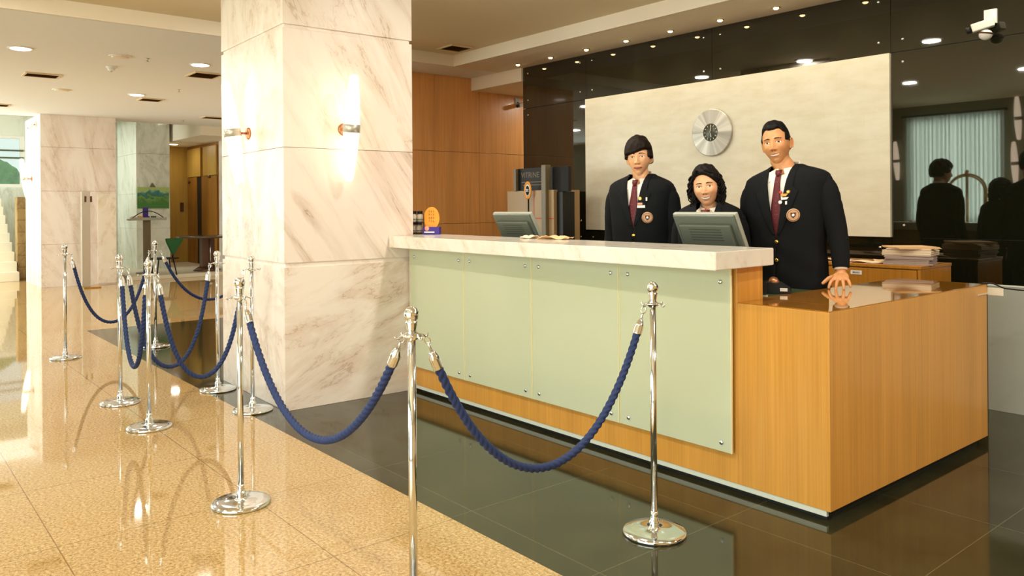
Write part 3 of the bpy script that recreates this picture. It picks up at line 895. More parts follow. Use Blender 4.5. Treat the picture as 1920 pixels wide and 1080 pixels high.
# stack of folders
specs = [(.30, .24, .006, 'paper_grey', .05, 'grey folder at the very bottom of the paper stack'),
         (.28, .22, .022, 'paper_grey', -.04, 'thick grey folder low in the paper stack'),
         (.29, .22, .026, 'paper_grey', .08, 'mauve grey folder in the middle of the paper stack'),
         (.30, .23, .036, 'paper', -.02, 'bundle of white papers in the stack on the cabinet'),
         (.27, .22, .010, 'paper', .06, 'white papers just under the top folder of the stack'),
         (.27, .27, .012, 'folder', .62, 'peach folder lying on top of the paper stack')]
z = .9025
for k, (w_, h_, th, mt, rz, lb) in enumerate(specs):
    bm = NB(); nl = max(2, int(th / .004)); 
    for q in range(nl):
        z0 = th * q / nl; jx, jy = random.uniform(-.005, .005), random.uniform(-.005, .005)
        box(bm, -w_ / 2 + jx, w_ / 2 + jx, -h_ / 2 + jy, h_ / 2 + jy, z0 + .0002, z0 + th / nl - .0002)
    o = obj('folder', bm, mt, None, (-2.42, 5.50, z)); o.rotation_euler = (0, 0, rz + .2)
    tag(o, lb, 'folder', 'folders stacked on the cabinet'); z += th + .001
for k, (x, y, w_, h_, rz, mt, lb) in enumerate(((-2.66, 5.42, .21, .15, .2, 'paper', 'loose cream paper left of the folder stack'), (-2.9, 5.46, .22, .16, -.3, 'paper', 'loose cream paper behind the standing man'),
                                               (-3.1, 5.5, .25, .17, .1, 'paper_grey', 'greyish loose paper behind the standing man'), (-2.62, 5.62, .2, .15, .6, 'folder', 'peach paper lying at the back of the cabinet'))):
    bm = NB(); sheet(bm, 0, 0, 0, w_, h_, rz, .006, curl=0)
    tag(solid(obj('paper_sheet', bm, mt, None, (x, y, .902))), lb, 'paper', 'loose papers on the cabinet')
bx = thing('desk_organizer', 'dark brown box with white bottles behind the young man', 'organizer', (-4.75, 5.5, .902))
bm = NB(); box(bm, -.14, .12, -.08, .08, 0, .12, .004); obj('box_body', bm, 'brown_metal', bx)
for k in range(3):
    bm = NB(); lathe(bm, [(0, .1201), (.015, .1201), (.015, .155), (.006, .162), (.006, .17), (0, .17)], 12, Matrix.Translation((-.08 + k * .06, 0, 0))); obj('bottle_cap', bm, 'white', bx)

# ------------------------------------------------------------------ showcase kiosk
ks = thing('display_kiosk', 'dark kiosk with a VITRINE header and beige cabinet, left of the gold panel', 'kiosk', (-6.0, 5.4, 0))
bm = NB(); box(bm, -.60, -.10, 0, .30, .04, 1.47, .004); box(bm, -.095, .20, -.06, .30, .04, 1.47, .004); obj('cabinet_body', bm, 'beige_metal', ks)
bm = NB(); box(bm, .20, .29, -.02, .14, .0, 1.45, .003); obj('dark_side', bm, 'dark_frame', ks)
bm = NB(); box(bm, -.10, -.094, -.062, -.0, .04, 1.47); box(bm, -.09, .195, -.0625, -.0605, 1.18, 1.19); obj('door_gap', bm, 'red', ks)
bm = NB(); box(bm, -.47, .10, .02, .06, 1.4705, 1.705, .003); hd = obj('header_board', bm, 'black', ks)
text('VITRINE', .080, 'letter_dim', hd, (-.245, .0185, 1.63), (PI / 2, 0, 0), 'header_text', .001)
bm = NB(); box(bm, -.38, -.03, .0175, .0198, 1.555, 1.562); box(bm, -.36, -.05, .0175, .0198, 1.525, 1.531); obj('underline', bm, 'letter_dim', hd)
bm = NB(); box(bm, .06, .125, -.10, -.03, .0, 1.72, .004); box(bm, -.47, -.43, -.02, .015, 1.47, 1.70, .003); obj('post', bm, 'taupe', ks)
bm = NB(); box(bm, .13, .36, -.01, .03, 1.4505, 1.70, .003); obj('black_screen', bm, 'screen', ks)
bm = NB()
for q in ((.03, -.062, .065, 'orange', 'badge_rim'), (0, 0, 0, 0, 0)):
    pass
MB_ = Matrix.Translation((-.16, -.085, 1.47)) @ Matrix.Rotation(PI / 2, 4, 'X')
bm = NB(); lathe(bm, [(.05, 0), (.068, 0), (.068, .008), (.05, .008)], 32, MB_ @ Matrix.Diagonal((.82, 1.35, 1, 1))); bd = obj('badge', bm, 'orange', ks)
bm = NB(); lathe(bm, [(0, 0), (.05, 0), (.05, .006), (0, .006)], 32, MB_ @ Matrix.Diagonal((.82, 1.35, 1, 1))); obj('badge_face', bm, 'white', bd)
bm = NB(); lathe(bm, [(0, .006), (.034, .006), (.034, .009), (0, .009)], 32, MB_ @ Matrix.Diagonal((.8, 1.4, 1, 1))); obj('badge_centre', bm, 'black', bd)
bm = NB(); box(bm, -.02, .02, -.096, -.0945, -.006, .006, mat=Matrix.Translation((-.16, 0, 1.47)) @ Matrix.Rotation(.7, 4, 'Y')); box(bm, -.02, .02, -.096, -.0945, -.006, .006, mat=Matrix.Translation((-.16, 0, 1.47)) @ Matrix.Rotation(-.5, 4, 'Y')); obj('badge_sign', bm, 'white', bd)
bm = NB(); tube(bm, [(-.16, -.08, 1.40), (-.16, -.08, .2)], .008, 8); box(bm, -.20, -.12, -.12, -.04, 0, .2, .004); obj('badge_stem', bm, 'dark_frame', ks)


# ------------------------------------------------------------------ security cameras
def seccam(name, label, loc, rz, mats=('white', 'black', 'grey_light'), s=1.0):
    t = thing(name, label, 'security camera', loc, rz)
    bm = NB(); box(bm, -.04 * s, .04 * s, -.02 * s, 0, .03 * s, .13 * s, .003); obj('wall_plate', bm, mats[0], t)
    bm = NB(); tube(bm, [(0, -.02 * s, .06 * s), (0, -.07 * s, .03 * s), (0, -.09 * s, -.01 * s)], .012 * s, 10); obj('bracket', bm, mats[2], t)
    R = Matrix.Translation((-.01 * s, -.10 * s, .01 * s)) @ Matrix.Rotation(.35, 4, 'Z') @ Matrix.Rotation(-.25, 4, 'Y')
    bm = NB(); box(bm, -.075 * s, .06 * s, -.03 * s, .03 * s, -.025 * s, .03 * s, .006, mat=R); obj('camera_body', bm, mats[0], t)
    bm = NB(); lathe(bm, [(0, 0), (.022 * s, 0), (.024 * s, .03 * s), (.02 * s, .034 * s), (0, .03 * s)], 20, R @ Matrix.Translation((-.075 * s, 0, 0)) @ Matrix.Rotation(-PI / 2, 4, 'Y')); obj('lens', bm, mats[1], t)
    return t


c1 = seccam('security_camera', 'beige security camera with a round lower housing, top right on the black wall', (-2.09, 6.0, 2.50), 0)
bm = NB(); ball(bm, (.0, -.10, -.055), .042, 0, 3, (1, 1, .85)); obj('dome', bm, 'white', c1)
bm = NB(); lathe(bm, [(.043, -.006), (.046, -.004), (.046, .004), (.043, .006)], 24, Matrix.Translation((0, -.10, -.045)) @ Matrix.Rotation(.2, 4, 'Y')); obj('dome_ring', bm, 'brown_metal', c1)
seccam('security_camera', 'small security camera at the edge of the wooden wall, left of the black glass', (-8.0, 6.72, 2.62), PI / 2, ('grey_light', 'black', 'grey_light'), .9)
c3 = seccam('security_camera', 'white security camera up beside the far left pillar', (-15.6, 2.40, 2.72), 0, s=.8)

# ------------------------------------------------------------------ stanchions
BASE = [(0, 0), (.124, 0), (.1265, .004), (.1265, .011), (.121, .016), (.09, .0185), (.03, .022), (.021, .028), (.019, .04), (.0225, .046), (.0225, .052), (.016, .058), (.0145, .075), (.0135, .09), (0, .09)]
st = thing('rope_post', 'x', 'rope post', (-2.072, 1.313, 0), 0, 'polished rope posts')
bm = NB(); lathe(bm, BASE, 48); obj('base', bm, 'chrome', st)
bm = NB(); lathe(bm, [(.0128, .088), (.0128, .905)], 28); obj('pole', bm, 'chrome', st)
bm = NB(); lathe(bm, [(.0128, .903), (.019, .905), (.021, .910), (.034, .915), (.034, .919), (.02, .922), (.0155, .927), (0, .927)], 32)
for a in range(4):
    c_, s_ = math.cos(a * PI / 2), math.sin(a * PI / 2)
    tube(bm, [(c_ * r, s_ * r, z_) for r, z_ in ((.03, .917), (.04, .914), (.05, .908), (.056, .911), (.058, .917))], .0035, 8, round_ends=True)
obj('hook_ring', bm, 'chrome', st)
bm = NB(); lathe(bm, [(.0145, .925), (.0155, .935), (.0195, .955), (.0195, .9585), (.017, .961)] + [(.0238 * math.cos(a), .981 + .0238 * math.sin(a)) for a in [math.radians(d) for d in range(-50, 90, 10)]] + [(0, 1.0048)], 32)
obj('finial', bm, 'chrome', st)
POS = {'C': (-2.072, 1.313), 'B': (-2.086, 2.453), 'A': (-3.482, 1.313), 'S3': (-5.054, 1.354), 'S2': (-5.822, 1.378), 'S1': (-7.896, 1.426),
       'S4': (-7.983, 2.201), 'S5': (-5.776, 2.016), 'S6': (-5.034, 1.979), 'S7': (-8.0, 3.25)}
LAB = {'C': 'nearest rope post, its base cut off by the picture bottom', 'B': 'rope post standing on the dark floor in front of the desk',
       'A': 'rope post on beige floor in front of the big pillar corner', 'S3': 'rope post with a bright shiny base, second left of the pillar corner post',
       'S2': 'rope post left of centre holding the narrow V shaped rope', 'S1': 'rope post farthest left with a single rope',
       'S4': 'far rope post in front of the leaflet stand', 'S5': 'rope post right against the left edge of the big pillar',
       'S6': 'slim rope post standing before the big pillar left face', 'S7': 'rope post hidden behind the big pillar, ending the far rope'}
ROT = {'C': math.atan2(1.14, -.014), 'B': -PI / 2, 'A': 0, 'S3': 0, 'S2': 0, 'S1': PI / 2, 'S4': PI / 2, 'S5': PI / 2 + .06, 'S6': PI / 2, 'S7': PI / 2}
st['label'] = LAB['C']; st.rotation_euler = (0, 0, 0)
for k in POS:
    if k == 'C': continue
    dup(st, (*POS[k], 0), 0.05 if k in ('S2', 'S3') else 0, LAB[k], 'polished rope posts')


def catenary(p, q, sag, n=300):
    Lh = math.hypot(q.x - p.x, q.y - p.y); lo, hi = .01, 50.0
    for _ in range(80):
        a = (lo + hi) / 2
        try: s = a * (math.cosh(Lh / 2 / a) - 1)
        except OverflowError: s = 1e9
        if s > sag: lo = a
        else: hi = a
    pts = []; S = a * math.sinh(Lh / 2 / a) * 2
    for k in range(n + 1):
        s = -S / 2 + S * k / n; u = a * math.asinh(s / a); t_ = (u + Lh / 2) / Lh
        z_ = a * math.cosh(u / a) - a * math.cosh(Lh / 2 / a) + p.z + (q.z - p.z) * t_
        pts.append(Vector((p.x + (q.x - p.x) * t_, p.y + (q.y - p.y) * t_, z_)))
    return pts, S


def rope(a, b, sag, label):
    A, B = Vector((*POS[a], .907)), Vector((*POS[b], .907)); d = (B - A).normalized()
    p, q = A + d * .052, B - d * .052
    t = thing('barrier_rope', label, 'barrier rope', (p.x, p.y, 0), 0, 'blue barrier ropes')
    pts, S = catenary(p, q, sag); n = len(pts) - 1; off = Vector((p.x, p.y, 0))
    pts = [v - off for v in pts]
    k1 = int(round(.05 / S * n)); k2 = int(round(.115 / S * n))
    for seq in (pts, pts[::-1]):
        bm = NB()
        c = seq[max(1, k1 // 2)]; dirv = (seq[k1] - seq[0]).normalized()
        up_ = dirv.orthogonal().normalized(); cc = seq[0] + dirv * .012
        tube(bm, [cc + (dirv * math.cos(a_) * .013 + up_ * math.sin(a_) * .009) for a_ in [2 * PI * i / 14 for i in range(15)]], .0025, 6)
        tube(bm, [seq[0] + dirv * .022, seq[k1]], .0045, 8)
        obj('snap_hook', bm, 'chrome', t)
        bm = NB(); seg = seq[k1:k2 + 1]
        m_ = len(seg); tube(bm, seg, [.009 + .0085 * min(1, 3 * i / m_) for i in range(m_)], 18)
        obj('ferrule', bm, 'chrome', t)
    body = pts[k2 - 1:n - k2 + 2]; fr = frames(body); bm = NB(); segs = 24; rings = []; dist = 0
    step = S / n
    for i, (v, (tt, nn, bb)) in enumerate(zip(body, fr)):
        tw = 2 * PI * (i * step) / .078; r_ = []
        for k in range(segs):
            ph = 2 * PI * k / segs; r = .0152 * (.62 + .38 * abs(math.cos(1.5 * (ph - tw))) ** .7)
            r_.append(bm.verts.new(v + nn * r * math.cos(ph) + bb * r * math.sin(ph)))
        rings.append(r_)
    for r0, r1 in zip(rings, rings[1:]):
        for k in range(segs):
            f = bm.faces.new((r0[k], r0[(k + 1) % segs], r1[(k + 1) % segs], r1[k])); f.smooth = True
    bm.faces.new(rings[0][::-1]); bm.faces.new(rings[-1])
    obj('twisted_cord', bm, 'navy', t)


rope('A', 'C', .455, 'blue twisted rope hanging before the big pillar')
rope('C', 'B', .515, 'nearest blue twisted rope hanging before the green glass panels')
rope('S3', 'S6', .645, 'blue rope from the shiny based post to the slim post by the pillar')
rope('S2', 'S5', .70, 'blue rope ending at the post against the pillar left edge')
rope('S2', 'S3', .60, 'blue rope hanging in a narrow V')
rope('S1', 'S4', .63, 'blue rope of the farthest left post')
rope('S4', 'S7', .50, 'far blue rope running behind the big pillar')

# ------------------------------------------------------------------ left background
# stairs
stt = thing('staircase', 'pale stone steps rising behind the far left pillar', 'stairs', (-17.0, 0, 0))
for k in range(9):
    bm = NB(); box(bm, -.28 * k - .28, -.28 * k, -1.9, 2.33, .172 * k if k == 0 else .172 * (k - 1) * 0 + .0, .172 * (k + 1), .006)
    obj('step', bm, 'stair', stt)
bm = NB(); box(bm, -17.6, -17.35, 2.345, 3.4, 0, 1.55, .004)
for k in range(7): box(bm, -17.36, -17.34, 2.35, 3.38, .02 + k * .22, .215 + k * .22, .006)
tag(obj('stone_wall_block', bm, 'marble_brown'), 'rough brown stone half wall beside the pale steps', 'stone wall')
# steel post with two badges
sp = thing('access_post', 'tall brushed steel post before the far left pillar', 'post', (-14.75, 2.97, 0))
bm = NB(); box(bm, -.05, .05, -.065, .065, .02, 1.61, .006); obj('column', bm, 'steel', sp)
bm = NB(); box(bm, -.05, .16, -.065, .20, 0, .02, .003); obj('foot_plate', bm, 'brass', sp)
for y in (-.01, .075):
    bm = NB(); box(bm, .0505, .054, y - .012, y + .018, 1.43, 1.53, .002); obj('badge', bm, 'brown_metal', sp)
# leaflet stand
ls = thing('leaflet_stand', 'leaflet stand on a grey pole with a tray in front of the cool pillar', 'stand', (-16.35, 4.36, .07))
bm = NB(); lathe(bm, [(0, 0), (.2, 0), (.2, .012), (.03, .02), (0, .02)], 32); obj('base', bm, 'taupe', ls)
bm = NB(); box(bm, -.05, .05, -.06, .06, .02, 1.02, .005); obj('pole', bm, 'taupe', ls)
bm = NB(); box(bm, -.12, .14, -.33, .33, 1.02, 1.05, .004); box(bm, .12, .14, -.33, .33, 1.05, 1.075); obj('tray', bm, 'grey_light', ls)
bm = NB(); tube(bm, [(.1, -.31 + .62 * k / 12, 1.05 + .15 * math.sin(PI * k / 12)) for k in range(13)], .008, 8); obj('arch_wire', bm, 'dark_frame', ls)
for k in range(5):
    bm = NB(); box(bm, -.02, .02, -.28 + k * .12, -.19 + k * .12, 1.051, 1.10, .001, mat=Matrix.Identity(4)); obj('leaflet', bm, ['white', 'orange', 'purple', 'green_up', 'white'][k], ls)
bm = NB(); box(bm, -.09, -.07, -.05, .05, 1.0501, 1.27); obj('dark_bottle_box', bm, 'purple', ls)
pf = thing('framed_poster', 'green and blue painted picture on the cool pillar above the leaflet tray', 'picture', (-17.48, 4.79, 1.58))
bm = NB(); box(bm, 0, .02, -.31, .31, -.24, .20, .002); obj('painted_board', bm, 'picture', pf)
bm = NB(); prism(bm, [(-.07, .2), (.05, .2), (-.02, .30)], .0, .02, axis='x'); obj('hanger', bm, 'taupe', pf)
pf.location = (-17.48, 4.79, 1.56)
# round table and green chair
tb = thing('round_table', 'round dark table on a brown pedestal in the far hall', 'table', (-16.1, 5.42, .07))
bm = NB(); lathe(bm, [(0, .66), (.55, .66), (.57, .675), (.57, .69), (.55, .70), (0, .70)], 48); obj('tabletop', bm, 'table_top', tb)
bm = NB(); box(bm, -.10, .10, -.12, .12, .08, .66, .01); obj('pedestal', bm, 'brown_metal', tb)
bm = NB(); lathe(bm, [(0, 0), (.26, 0), (.27, .02), (.18, .08), (0, .08)], 8); obj('foot', bm, 'brown_metal', tb)
bm = NB(); tube(bm, [(.13, .02, .08), (.13, .02, .66)], .012, 8); ball(bm, (.2, .0, .10), .035); obj('chrome_stem', bm, 'chrome', tb)
ch = thing('lounge_chair', 'green wedge backed chair with a dark frame beside the round table', 'chair', (-15.66, 4.52, .07))
bm = NB(); prism(bm, [(-.02, .68), (.30, .68), (.28, .62), (.14, .38), (.10, .38), (.0, .60)], -.03, .03, axis='x'); bmesh.ops.bevel(bm, geom=bm.edges[:], offset=.01, segments=2, affect='EDGES'); obj('backrest', bm, 'green_up', ch)
bm = NB(); lathe(bm, [(0, .30), (.26, .30), (.27, .31), (.26, .32), (0, .325)], 32, Matrix.Translation((.02, -.05, 0))); obj('seat', bm, 'black', ch)
bm = NB(); tube(bm, [(.0, .11, .318), (.0, .12, .4)], .015, 8); obj('back_stem', bm, 'dark_frame', ch)
for k in range(4):
    a = PI / 4 + k * PI / 2; bm = NB(); tube(bm, [(.02 + .18 * math.cos(a), -.05 + .18 * math.sin(a), .30), (.02 + .25 * math.cos(a), -.05 + .25 * math.sin(a), 0)], .012, 8); obj('leg', bm, 'dark_frame', ch)
# hall door fittings
for x, w_ in ((-18.65, .42), (-18.1, .34), (-17.55, .42)):
    pass
dd = thing('lift_doors', 'tall dark wooden door panels in the far hall', 'door', (-18.05, 5.985, .07))
bm = NB(); box(bm, -.95, -.32, -.02, .012, 0, 1.95, .004); box(bm, .0, .95, -.02, .012, 0, 1.95, .004); obj('lower_panel', bm, 'wood_dark', dd)
bm = NB(); box(bm, -.95, -.05, -.03, .012, 1.96, 2.6, .004); box(bm, .12, .95, -.03, .012, 1.96, 2.6, .004); obj('upper_panel', bm, 'wood_yellow', dd)
bm = NB(); box(bm, -.30, -.02, -.008, .012, 0, 1.95, .003); obj('dark_slot', bm, 'black', dd)
bm = NB(); ball(bm, (.55, -.04, 1.93), .05, 0, 2, (1, .5, .7)); ball(bm, (-.8, -.04, 1.85), .05, 0, 2, (1, .5, .7)); obj('carved_boss', bm, 'brown_metal', dd)
bm = NB(); box(bm, 0, .02, -.04, .04, -.1, .1, .003)
tag(obj('wall_switch', bm, 'brown_metal', None, (-19.1, 5.86, 1.35)), 'small dark switch plate on the yellow hall wall', 'switch')

# foliage outside the stair window
for k, (x, y, z, r) in enumerate(((-22.6, 2.55, 1.9, .62), (-23.0, .95, 2.1, .66), (-23.6, 4.4, 2.2, .75), (-22.7, -.75, 1.8, .66))):
    t = thing('shrub', 'blurred green tree outside the stair window, %s' % ['nearest the pillar', 'in the middle', 'tall and farthest right', 'farthest left'][k], 'tree', (x, y, 0), 0, 'trees outside the window')
    bm = NB(); q = bmesh.ops.create_icosphere(bm, subdivisions=4, radius=r)
    for v in q['verts']:
        nn = noise.noise(v.co * 5 + Vector((k * 3, 0, 0))) * .28 * r + noise.noise(v.co * 13) * .12 * r; v.co += v.co.normalized() * nn; v.co.z += z
    obj('crown', bm, 'leaf', t)
    bm = NB(); tube(bm, [(0, 0, -.1), (.03, 0, z * .5), (0, .02, z)], [.08, .06, .04], 10); obj('trunk', bm, 'bark', t)
bm = NB(); box(bm, -40, XL - .3, -12, 14, -.2, -.1); struct('ground', bm, 'ground')

# ------------------------------------------------------------------ luggage cart (mirrored in the black glass)
lc = thing('luggage_cart', 'brass luggage cart with arched rails, seen mirrored before the curtains', 'luggage cart', (-5.22, -1.9, 0), -.37)
bm = NB(); box(bm, -.28, .28, -.5, .5, .22, .26, .02); obj('platform', bm, 'brown_metal', lc)
for s in (-1, 1):
    bm = NB(); P = [(-.26, s * .46, .26), (-.26, s * .46, 1.5)] + [(-.26 * math.cos(a), s * .46, 1.5 + .26 * math.sin(a)) for a in [PI * k / 14 for k in range(1, 14)]] + [(.26, s * .46, 1.5), (.26, s * .46, .26)]
    tube(bm, P, .015, 10); obj('arched_rail', bm, 'brass', lc)
bm = NB(); tube(bm, [(0, -.46, 1.76), (0, .46, 1.76)], .012, 10); obj('top_bar', bm, 'brass', lc)
bm = NB(); ball(bm, (0, .46, 1.80), .03); ball(bm, (0, -.46, 1.80), .03); obj('knobs', bm, 'brass', lc)
for sx_ in (-1, 1):
    for sy_ in (-1, 1):
        bm = NB(); lathe(bm, [(0, -.02), (.1, -.02), (.105, 0), (.1, .02), (0, .02)], 24, Matrix.Translation((sx_ * .24, sy_ * .38, .105)) @ Matrix.Rotation(PI / 2, 4, 'Y')); obj('wheel', bm, 'black', lc)
bm = NB(); tube(bm, [(.0, .46, .26), (.0, .46, 1.76)], .02, 10); obj('centre_post', bm, 'brass', lc)

# ------------------------------------------------------------------ people
def sstep(a, b, x):
    t_ = max(0.0, min(1.0, (x - a) / (b - a))); return t_ * t_ * (3 - 2 * t_)


def gs(x, z, cx, cz, sx, sz): return math.exp(-((x - cx) / sx) ** 2 - ((z - cz) / sz) ** 2)


def head_surface(d, P):
    """point of the head for unit direction d (x right, y back, z up)"""
    n = 2.25
    r = (abs(d.x) ** n + abs(d.y) ** n + abs(d.z) ** n) ** (-1 / n)
    p = Vector((d.x * r * P['w'], d.y * r * P['dp'], d.z * r * .116))
    lo = sstep(.015, .115, -p.z)
    p.x *= 1 - P['taper'] * lo
    if p.z > .02: p.x *= 1 - .10 * sstep(.02, .116, p.z)
    if p.y > 0: p.y *= 1 - .40 * sstep(.0, .1, -p.z); p.y *= 1.06
    else: p.y *= 1 - .07 * lo
    if d.y < .1:
        x, z = p.x, p.z; f = 0.0; ax = abs(x)
        f += .0035 * gs(ax, z, .026, .022, .022, .008)
        f -= .0105 * gs(ax, z, .031, .002, .015, .011)
        f += .0045 * gs(ax, z, .031, .001, .011, .006)
        k = sstep(.022, -.036, z); a = .003 + .021 * k
        below = 1.0 if z > -.038 else math.exp(-((z + .038) / .007) ** 2)
        above = 1.0 if z < .012 else math.exp(-((z - .012) / .016) ** 2)
        f += a * below * above * math.exp(-(x / (.0075 + .005 * k)) ** 2)
        f += .009 * gs(ax, z, .0125, -.039, .006, .006)
        f += P.get('cheek', .004) * gs(ax, z, .040, -.030, .018, .018)
        f += .005 * gs(x, z, 0, -.067, .024, .014)
        f += .0030 * (gs(x, z, 0, -.060, .016, .0035) + gs(x, z, 0, -.0745, .015, .004))
        f -= .0040 * gs(x, z, 0, -.086, .018, .006)
        f += .0065 * gs(x, z, 0, -.101, .020, .012)
        f -= .002 * gs(ax, z, .033, -.062, .004, .010)
        p.y -= f
    return p


def dirs(nt, np_):
    """rows of unit directions, denser towards the face (-Y)"""
    rows = []
    for i in range(nt + 1):
        th = PI * i / nt; row = []
        for j in range(np_):
            s = 2 * PI * j / np_; ph = s - .68 * math.sin(s)     # dense near s=0 -> direction -Y
            row.append(Vector((math.sin(th) * math.sin(ph), -math.sin(th) * math.cos(ph), math.cos(th))))
        rows.append(row)
    return rows


def head_bm(bm, P, mat):
    nt, np_ = 220, 250
    V = [[bm.verts.new(mat @ head_surface(d, P)) for d in row] for row in dirs(nt, np_)]
    L_ = [[head_surface(d, P) for d in row] for row in dirs(nt, np_)]
    ey, smile = .0055, P.get('smile', .2)
    for i in range(nt):
        for j in range(np_):
            j2 = (j + 1) % np_
            if i == 0: vs = (V[0][0], V[1][j], V[1][j2]); 
            elif i == nt - 1: vs = (V[i][j], V[nt][0], V[i][j2])
            else: vs = (V[i][j], V[i + 1][j], V[i + 1][j2], V[i][j2])
            try: f = bm.faces.new(vs)
            except ValueError: continue
            f.smooth = True; mi = 0
            c = (L_[i][j] + L_[i + 1][j] + L_[i + 1][j2] + L_[i][j2]) / 4
            if c.y < -.03:
                x, z, ax = c.x, c.z, abs(c.x)
                e = ((ax - .031) / .0135) ** 2 + ((z - .000) / .0040) ** 2
                if e < 1: mi = 4 if (ax - .031) ** 2 + (z * 1.0) ** 2 < .0058 ** 2 else 3
                elif e < 1.75 and z > .0005: mi = 4
                bz = .0175 + .004 * math.cos((ax - .028) * 70)
                if .013 < ax < .049 and abs(z - bz) < .0031 * (1.25 - (ax - .013) / .05): mi = 5
                mz = -.0675 + smile * 20 * x * x - .003
                hw = .024 + .006 * min(1, smile * 2)
                if ax < hw:
                    hh = (.0095 if smile > .5 else .0072) * math.sqrt(max(0, 1 - (ax / hw) ** 2))
                    if abs(z - mz) < hh:
                        mi = 1
                        if smile > .3 and -hh * .5 < z - mz < hh * .62 and ax < hw * .85: mi = 2
                        elif smile <= .3 and abs(z - mz) < .0012: mi = 4
                if (ax - .0075) ** 2 / .0032 ** 2 + (z + .0455) ** 2 / .0018 ** 2 < 1: mi = 4
            f.material_index = mi
    for s in (-1, 1):                                            # ears
        ear = mat @ Matrix.Translation((s * (P['w'] + .001), .012, -.008)) @ Matrix.Rotation(s * -.45, 4, 'Z') @ Matrix.Rotation(-.12, 4, 'X')
        ball(bm, (0, 0, 0), 1, 0, 3, (.007, .016, .031), ear)
        tube(bm, [ear @ Vector((s * .006, .014 * math.cos(a) + .001, .027 * math.sin(a) + .001)) for a in [math.radians(q) for q in range(-60, 200, 20)]], .0038, 8, round_ends=True)
        ball(bm, (0, -.003, -.024), 1, 0, 2, (.006, .008, .009), ear)


def hair_bm(bm, P, mat, mask, thick, amp=.004, freq=30, nt=110, np_=140):
    rows = dirs(nt, np_); V = []
    for row in rows:
        r_ = []
        for d in row:
            p = head_surface(d, P); m = mask(p, d); t_ = thick(p, d) if callable(thick) else thick
            nz = amp * noise.noise(Vector((p.x * freq, p.y * freq, p.z * freq * .4)))
            r_.append((bm.verts.new(mat @ (p + d * (-.008 + (t_ + .008 + nz) * m))), m))
        V.append(r_)
    for i in range(nt):
        for j in range(np_):
            j2 = (j + 1) % np_; q = [V[i][j], V[i + 1][j], V[i + 1][j2], V[i][j2]]
            if max(m for _, m in q) < .02: continue
            vs = []
            for v, _ in q:
                if v not in vs: vs.append(v)
            if i == 0: vs = [V[0][0][0], V[1][j][0], V[1][j2][0]]
            if i == nt - 1: continue
            f = bm.faces.new(vs); f.smooth = True
    bmesh.ops.delete(bm, geom=[v for v in bm.verts if not v.link_faces], context='VERTS')


def hand_tubes(bm, wrist, fwd, side, up, curls, spread, s=1.0, thumb=1):
    """wrist point, fwd = finger direction, side = towards the thumb, up = back of the hand"""
    def P_(a, b, c): return wrist + fwd * a * s + side * b * s + up * c * s
    m = Matrix.Identity(4)
    for k in range(4):
        b = .030 - .020 * k
        tube(bm, [P_(-.005, b * .55, 0), P_(.04, b * .85, .004), P_(.088 - .004 * abs(k - 1), b, .002)], [.014 * s, .0145 * s, .0125 * s], 12, round_ends=True)
    ln = (.072, .080, .074, .058)
    for k in range(4):
        b = .030 - .020 * k; base = P_(.085 - .004 * abs(k - 1), b, .002); a0 = spread * (1.5 - k) * .5
        dirv = (fwd * math.cos(a0) + side * math.sin(a0)).normalized(); pts = [base]; ang = curls[0]; seg = (.44, .31, .25)
        for q in range(3):
            dd_ = dirv * math.cos(ang) - up * math.sin(ang); pts.append(pts[-1] + dd_ * ln[k] * seg[q] * s); ang += curls[1 + q] if q < 2 else 0
        tube(bm, pts, [.0098 * s, .0092 * s, .0084 * s, .0070 * s], 12, round_ends=True)
    tb = P_(.018, .026 * thumb, -.004)
    tube(bm, [tb, tb + (fwd * .55 + side * .75 - up * .15) * .045 * s, tb + (fwd * .55 + side * .75 - up * .15) * .045 * s + (fwd * .8 + side * .5 - up * .25) * .030 * s,
              tb + (fwd * .55 + side * .75 - up * .15) * .045 * s + (fwd * .8 + side * .5 - up * .25) * .052 * s], [.0145 * s, .0120 * s, .0105 * s, .0085 * s], 12, round_ends=True)


def remeshed(bm, voxel):
    me = bpy.data.meshes.new('tmp'); bmesh.ops.recalc_face_normals(bm, faces=bm.faces[:]); bm.to_mesh(me); bm.free()
    o = bpy.data.objects.new('tmp', me); COL.objects.link(o)
    m = o.modifiers.new('r', 'REMESH'); m.mode = 'VOXEL'; m.voxel_size = voxel
    m2 = o.modifiers.new('s', 'SMOOTH'); m2.iterations = 3; m2.factor = .5
    dg = bpy.context.evaluated_depsgraph_get(); dg.update()
    out = bpy.data.meshes.new_from_object(o.evaluated_get(dg))
    bpy.data.objects.remove(o); bpy.data.meshes.remove(me); return out


